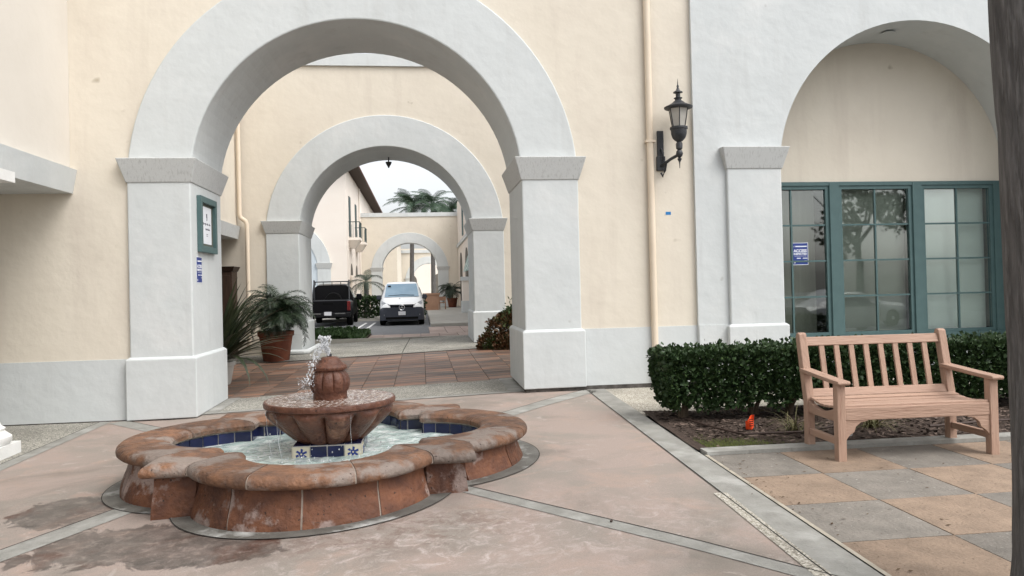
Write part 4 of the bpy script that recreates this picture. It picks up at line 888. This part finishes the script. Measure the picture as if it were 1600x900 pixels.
# ============================================================= VEHICLES
CW = mat('white car paint', (.78, .79, .79), None, rough=.22, spec=.5); DKP = mat('dark blue grey plastic', (.028, .032, .045), (.035, .04, .052), 6, .45, spec=.4)
BLK = mat('black car paint', (.004, .004, .005), None, rough=.3, spec=.18); CARG = mat('car glass', (.02, .03, .04), None, rough=.04, spec=.8); WIND = mat('windscreen', (.16, .25, .33), (.22, .32, .40), 1.2, .05, spec=.8)
RUB = mat('tyre rubber', (.006, .006, .006), None, rough=.9, spec=.1); CHR = mat('chrome', (.6, .61, .63), None, rough=.2, metal=1); PLATE = mat('number plate', (.66, .67, .68), (.5, .5, .53), 40, .5); LENS = mat('headlamp lens', (.42, .44, .46), (.25, .26, .28), 14, .1, spec=.7); REDL = mat('tail lamp', (.16, .012, .012), (.09, .006, .006), 9, .2, spec=.6)
def loft(secs):
    b = MB(); n = len(secs[0]); vs = [p for s in secs for p in s]; fs = []
    for i in range(len(secs)-1):
        for k in range(n): fs.append((i*n+k, i*n+(k+1) % n, (i+1)*n+(k+1) % n, (i+1)*n+k))
    fs.append(tuple(range(n))[::-1]); fs.append(tuple((len(secs)-1)*n+k for k in range(n))); return b.add(vs, fs)
def sec(y, zb, zt, wb, wm, wt, zm):      # closed car cross-section, rounded shoulders
    h = [(wb, zb), (wm, zb+.12), (wm, zm), ((wm+wt)/2+.015, (zm+zt)/2), (wt, zt-.09), (wt-.10, zt-.015), (wt*.5, zt)]
    return [(x, y, z) for x, z in h]+[(-x, y, z) for x, z in h[::-1]]
def wheel(parent, x, y, r, wd):
    s = 1 if x > 0 else -1
    t = MB(); t.lathe([(r*.62, -wd/2), (r*.9, -wd/2), (r, -wd/2+.03), (r, wd/2-.03), (r*.9, wd/2), (r*.62, wd/2)], (0, 0, 0), 28); t.v = [(x+v[2], y+v[0], r+v[1]) for v in t.v]; o = t.build('wheel', RUB, parent, smooth=True)
    t = MB(); t.lathe([(r*.1, wd/2+.005), (r*.2, wd/2), (r*.58, wd/2-.02), (r*.63, wd/2-.005), (r*.63, -wd/2)], (0, 0, 0), 20); t.v = [(x+s*v[2], y+v[0], r+v[1]) for v in t.v]; t.build('rim', CHR, o, smooth=True)
van = local(thing('parked_van', 'white van with dark bumper and grille facing the courtyard', 'van', (-.86, 33.3, PZ0), R(1)))
S_ = [sec(0.0, .32, .86, .74, .78, .66, .6), sec(.10, .28, 1.0, .86, .90, .76, .7), sec(.35, .26, 1.10, .92, .955, .82, .8), sec(.95, .26, 1.24, .93, .965, .86, .95), sec(1.25, .26, 1.46, .93, .965, .80, 1.05), sec(1.62, .26, 1.74, .93, .965, .745, 1.1), sec(1.9, .26, 1.89, .93, .965, .73, 1.1), sec(2.6, .26, 1.93, .93, .965, .74, 1.1), sec(4.9, .26, 1.92, .93, .965, .74, 1.1), sec(5.12, .35, 1.75, .88, .92, .70, 1.0)]
loft(S_).build('body', CW, van, smooth=True)
loft([[(x*w_, y, z) for x, z in [(1, .24), (1, .6), (.985, .72), (.9, .8), (.55, .78), (-.55, .78), (-.9, .8), (-.985, .72), (-1, .6), (-1, .24)]] for y, w_ in ((-.035, .72), (-.02, .84), (.06, .93), (.2, .965), (.5, .98))]).build('bumper', DKP, van, smooth=True)
MB().add([(-.76, .94, 1.29), (.76, .94, 1.29), (.67, 1.60, 1.835), (-.67, 1.60, 1.835)], [(0, 1, 2, 3)]).add([(-.76, .90, 1.25), (.76, .90, 1.25), (.76, .94, 1.29), (-.76, .94, 1.29)], [(0, 1, 2, 3)]).build('windscreen', WIND, van)
MB().tube([(-.6, .96, 1.305), (0, .98, 1.335), (.55, .95, 1.31)], .014, 6).build('wiper', RUB, van)
MB().add([(-.62, 1.48, 1.765), (-.48, 1.48, 1.765), (-.48, 1.40, 1.70), (-.62, 1.40, 1.70)], [(0, 1, 2, 3)]).build('sticker', RUB, van)
g = MB().prism([(-.52, .92), (.52, .92), (.46, .68), (.3, .60), (-.3, .60), (-.46, .68)], 'y', -.02, .10); g.build('grille', RUB, van)
for z_ in (.70, .79, .87): MB().box(-.47, .47, -.045, -.01, z_-.014, z_+.014).build('grille_slat', DKP, van)
em = MB(); em.tube([(.115*math.cos(TAU*k/24), -.06, .79+.115*math.sin(TAU*k/24)) for k in range(25)], .013, 6)
for k in range(3): a = PI/2+TAU*k/3; c_ = .022; em.prism([(c_*math.cos(a-1.05), .79+c_*math.sin(a-1.05)), (.112*math.cos(a), .79+.112*math.sin(a)), (c_*math.cos(a+1.05), .79+c_*math.sin(a+1.05))], 'y', -.068, -.052)
em.build('star_emblem', CHR, van)
for s in (-1, 1):
    MB().add([(s*.52, .0, .92), (s*.52, -.005, .74), (s*.80, .06, .80), (s*.90, .22, .98), (s*.88, .30, 1.10), (s*.74, .16, 1.02)], [(0, 1, 2, 3, 4, 5)]).build('headlight', LENS, van)
    MB().box(s*1.02-.10, s*1.02+.10, 1.05, 1.2, 1.14, 1.34).build('mirror', DKP, van, bevel=.04); MB().box(min(s*.9, s*1.0), max(s*.9, s*1.0), 1.1, 1.16, 1.16, 1.22).build('mirror_arm', DKP, van)
    MB().box(s*.72-.07, s*.72+.07, -.03, .02, .42, .52).build('fog_lamp', LENS, van, bevel=.02)
    for y in (.95, 4.15): wheel(van, s*.86, y, .33, .24)
    MB().add([(s*.962, 1.35, 1.18), (s*.962, 2.5, 1.18), (s*.80, 2.5, 1.70), (s*.80, 1.72, 1.68)], [(0, 1, 2, 3)]).build('side_window', CARG, van)
MB().box(-.155, .155, -.065, -.045, .46, .62).build('number_plate', PLATE, van); MB().box(-.7, .7, -.05, -.03, .28, .38).build('lower_grille', RUB, van)
MB().box(-.13, -.07, .62, .70, 1.165, 1.185).build('bonnet_badge', mat('grey badge', (.25, .25, .23), None), van)
MB().box(-.85, .85, .4, 4.8, .2, .3).build('underbody', RUB, van)
tr = local(thing('parked_pickup', 'black pickup truck seen from behind with a rack on its cab', 'pickup', (-4.12, 34.2, PZ0), R(1.5)))
loft([sec(.0, .52, 1.15, .92, .96, .94, .9), sec(.06, .48, 1.18, .95, 1.0, .965, .9), sec(2.0, .46, 1.18, .95, 1.0, .965, .9)]).build('cargo_bed', BLK, tr, smooth=True)
MB().box(-.80, .80, .12, 1.9, 1.172, 1.186).build('bed_cover', RUB, tr)
loft([sec(2.0, .46, 1.22, .95, 1.0, .96, .9), sec(2.06, .46, 1.86, .95, 1.0, .76, 1.15), sec(2.5, .46, 1.93, .95, 1.0, .72, 1.15), sec(3.6, .46, 1.92, .95, 1.0, .72, 1.15), sec(4.3, .46, 1.32, .95, 1.0, .88, 1.1), sec(5.4, .5, 1.18, .93, .97, .84, .95), sec(5.6, .55, 1.0, .85, .9, .75, .8)]).build('cab', BLK, tr, smooth=True)
MB().add([(-.73, 2.045, 1.30), (.73, 2.045, 1.30), (.66, 2.10, 1.78), (-.66, 2.10, 1.78)], [(0, 1, 2, 3)]).build('rear_window', mat('tinted rear glass', (.03, .036, .045), None, rough=.06, spec=.5), tr)
MB().box(-.80, .80, -.03, .03, .62, 1.15).build('tailgate', BLK, tr, bevel=.02); MB().box(-.22, .22, -.045, -.02, .98, 1.05).build('tailgate_handle', RUB, tr)
MB().box(-.98, .98, -.13, .02, .42, .62).build('bumper', mat('dark bumper', (.008, .008, .009), None, rough=.45, spec=.2), tr, bevel=.03)
MB().box(-.75, -.3, -.14, -.12, .56, .60).box(.3, .75, -.14, -.12, .56, .60).build('bumper_trim', CHR, tr)
MB().box(-.155, .155, -.15, -.13, .50, .66).build('number_plate', PLATE, tr)
for s in (-1, 1):
    MB().box(s*.90-.075, s*.90+.075, -.02, .06, .70, 1.12).build('tail_lamp', REDL, tr, bevel=.02)
    MB().box(s*1.16-.13, s*1.16+.13, 3.55, 3.70, 1.14, 1.42).build('mirror', BLK, tr, bevel=.04); MB().box(min(s*.95, s*1.05), max(s*.95, s*1.05), 3.6, 3.66, 1.16, 1.22).build('mirror_arm', BLK, tr)
    MB().add([(s*.985, 2.35, 1.24), (s*.985, 3.75, 1.24), (s*.80, 3.45, 1.75), (s*.80, 2.4, 1.75)], [(0, 1, 2, 3)]).build('side_window', CARG, tr)
    for y in (1.05, 4.6): wheel(tr, s*.88, y, .40, .27)
MB().box(-.9, .9, .3, 5.2, .36, .5).build('underbody', RUB, tr)
rk = MB().box(-.78, .78, 2.0, 2.06, 1.99, 2.04)
for x in (-.76, -.4, 0, .4, .73): rk.box(x, x+.03, 2.01, 2.05, 1.86, 1.99)
for s in (-1, 1): rk.box(s*.80-.03, s*.80+.03, 1.96, 2.05, 1.18, 2.10); rk.tube([(s*.8, 2.0, 2.05), (s*.84, 1.4, 1.2)], .025, 6)
rk.build('cab_rack', BLACKM, tr)
sy = MB(); sy.lathe([(.2, -.11), (.34, -.11), (.38, -.06), (.38, .06), (.34, .11), (.2, .11)], (0, 0, 0), 28); sy.v = [(v[0]-4.0, v[2]+35.3, v[1]+PZ0+1.14) for v in sy.v]
tagp(sy.build('spare_tyre', RUB, smooth=True), 'black spare tyre standing upright in the pickup bed', 'tyre')
pb = thing('planter_box', 'tan concrete planter box on the far sidewalk', 'planter', (.65, 52, .17)); TANC = mat('tan concrete', (.40, .24, .16), (.34, .20, .13), 3, .85)
MB().frus((.25, 1.15, 51.6, 52.4), (.2, 1.2, 51.55, 52.45), .17, 1.2).build('box', TANC, pb); MB().box(.15, 1.25, 51.5, 52.5, 1.2, 1.32).build('rim', TANC, pb)
for (x, y) in ((1.45, 53),): 
    cb = thing('wooden_chair', 'small tan chair beside the far planter box', 'chair', (x, y, .17))
    for a in (-.2, .2):
        for c_ in (-.2, .2): MB().box(x+a-.03, x+a+.03, y+c_-.03, y+c_+.03, .17, .65 if c_ < 0 else 1.05).build('leg', TANC, cb)
    MB().box(x-.24, x+.24, y-.24, y+.24, .6, .66).build('seat', TANC, cb); MB().box(x-.22, x+.22, y+.18, y+.22, .78, 1.05).build('backrest', TANC, cb)
# trees of the car park behind the camera: they show only as reflections in the windows
def tree(label, x, y, h, r, n):
    t = thing('broadleaf_tree', label, 'tree', (x, y, -.3)); tb_ = MB().tube([(x, y, -.3), (x+.1, y, h*.3), (x, y+.2, h*.55)], [.28, .2, .14], 9)
    for q in range(7): a = TAU*q/7; tb_.tube([(x, y, h*.42), (x+r*.4*math.cos(a), y+r*.4*math.sin(a), h*.62), (x+r*.75*math.cos(a), y+r*.75*math.sin(a), h*.78)], [.11, .07, .03], 6)
    tb_.build('trunk', BARK, t, smooth=True); b = MB(); cs = [(Vector((rnd.gauss(0, .45)*r, rnd.gauss(0, .45)*r, h*.72+rnd.gauss(0, .13)*h)), rnd.uniform(.25, .45)*r) for _ in range(14)]
    def v():
        c, q = rnd.choice(cs); a = Vector((rnd.gauss(0, 1), rnd.gauss(0, 1), rnd.gauss(0, 1))).normalized()*q*rnd.uniform(.6, 1); return (x+c.x+a.x, y+c.y+a.y, c.z+a.z), None
    leafcloud(b, n, v, .28).build('crown', LEAFT, t)
tree('broad tree across the car park mirrored in the green windows', 6, -14, 7.5, 3.2, 2600)
tree('tall tree across the car park mirrored in the green windows', 27, -20, 9, 3.6, 2600)
tree('small tree across the car park mirrored in the green windows', 33, -14, 6.5, 3.0, 2200)

SILV = mat('silver car paint', (.42, .42, .42), None, rough=.25, spec=.5)
cr = local(thing('parked_sedan', 'silver sedan parked across the lot mirrored in the green windows', 'car', (18, -3.2, -.3), R(80)))
loft([sec(0, .4, .72, .7, .78, .6, .55), sec(.2, .25, .85, .82, .86, .72, .6), sec(1.2, .22, .95, .86, .9, .78, .7), sec(1.9, .22, 1.38, .86, .9, .6, .9), sec(3.1, .22, 1.42, .86, .9, .6, .9), sec(3.9, .22, 1.05, .86, .9, .74, .85), sec(4.5, .28, .98, .8, .85, .7, .7)]).build('body', SILV, cr, smooth=True)
for s_ in (-1, 1):
    MB().add([(s_*.91, 1.55, .98), (s_*.91, 3.6, .98), (s_*.69, 3.1, 1.34), (s_*.69, 2.0, 1.33)], [(0, 1, 2, 3)]).build('side_window', CARG, cr)
    for y in (.85, 3.6): wheel(cr, s_*.8, y, .32, .22)
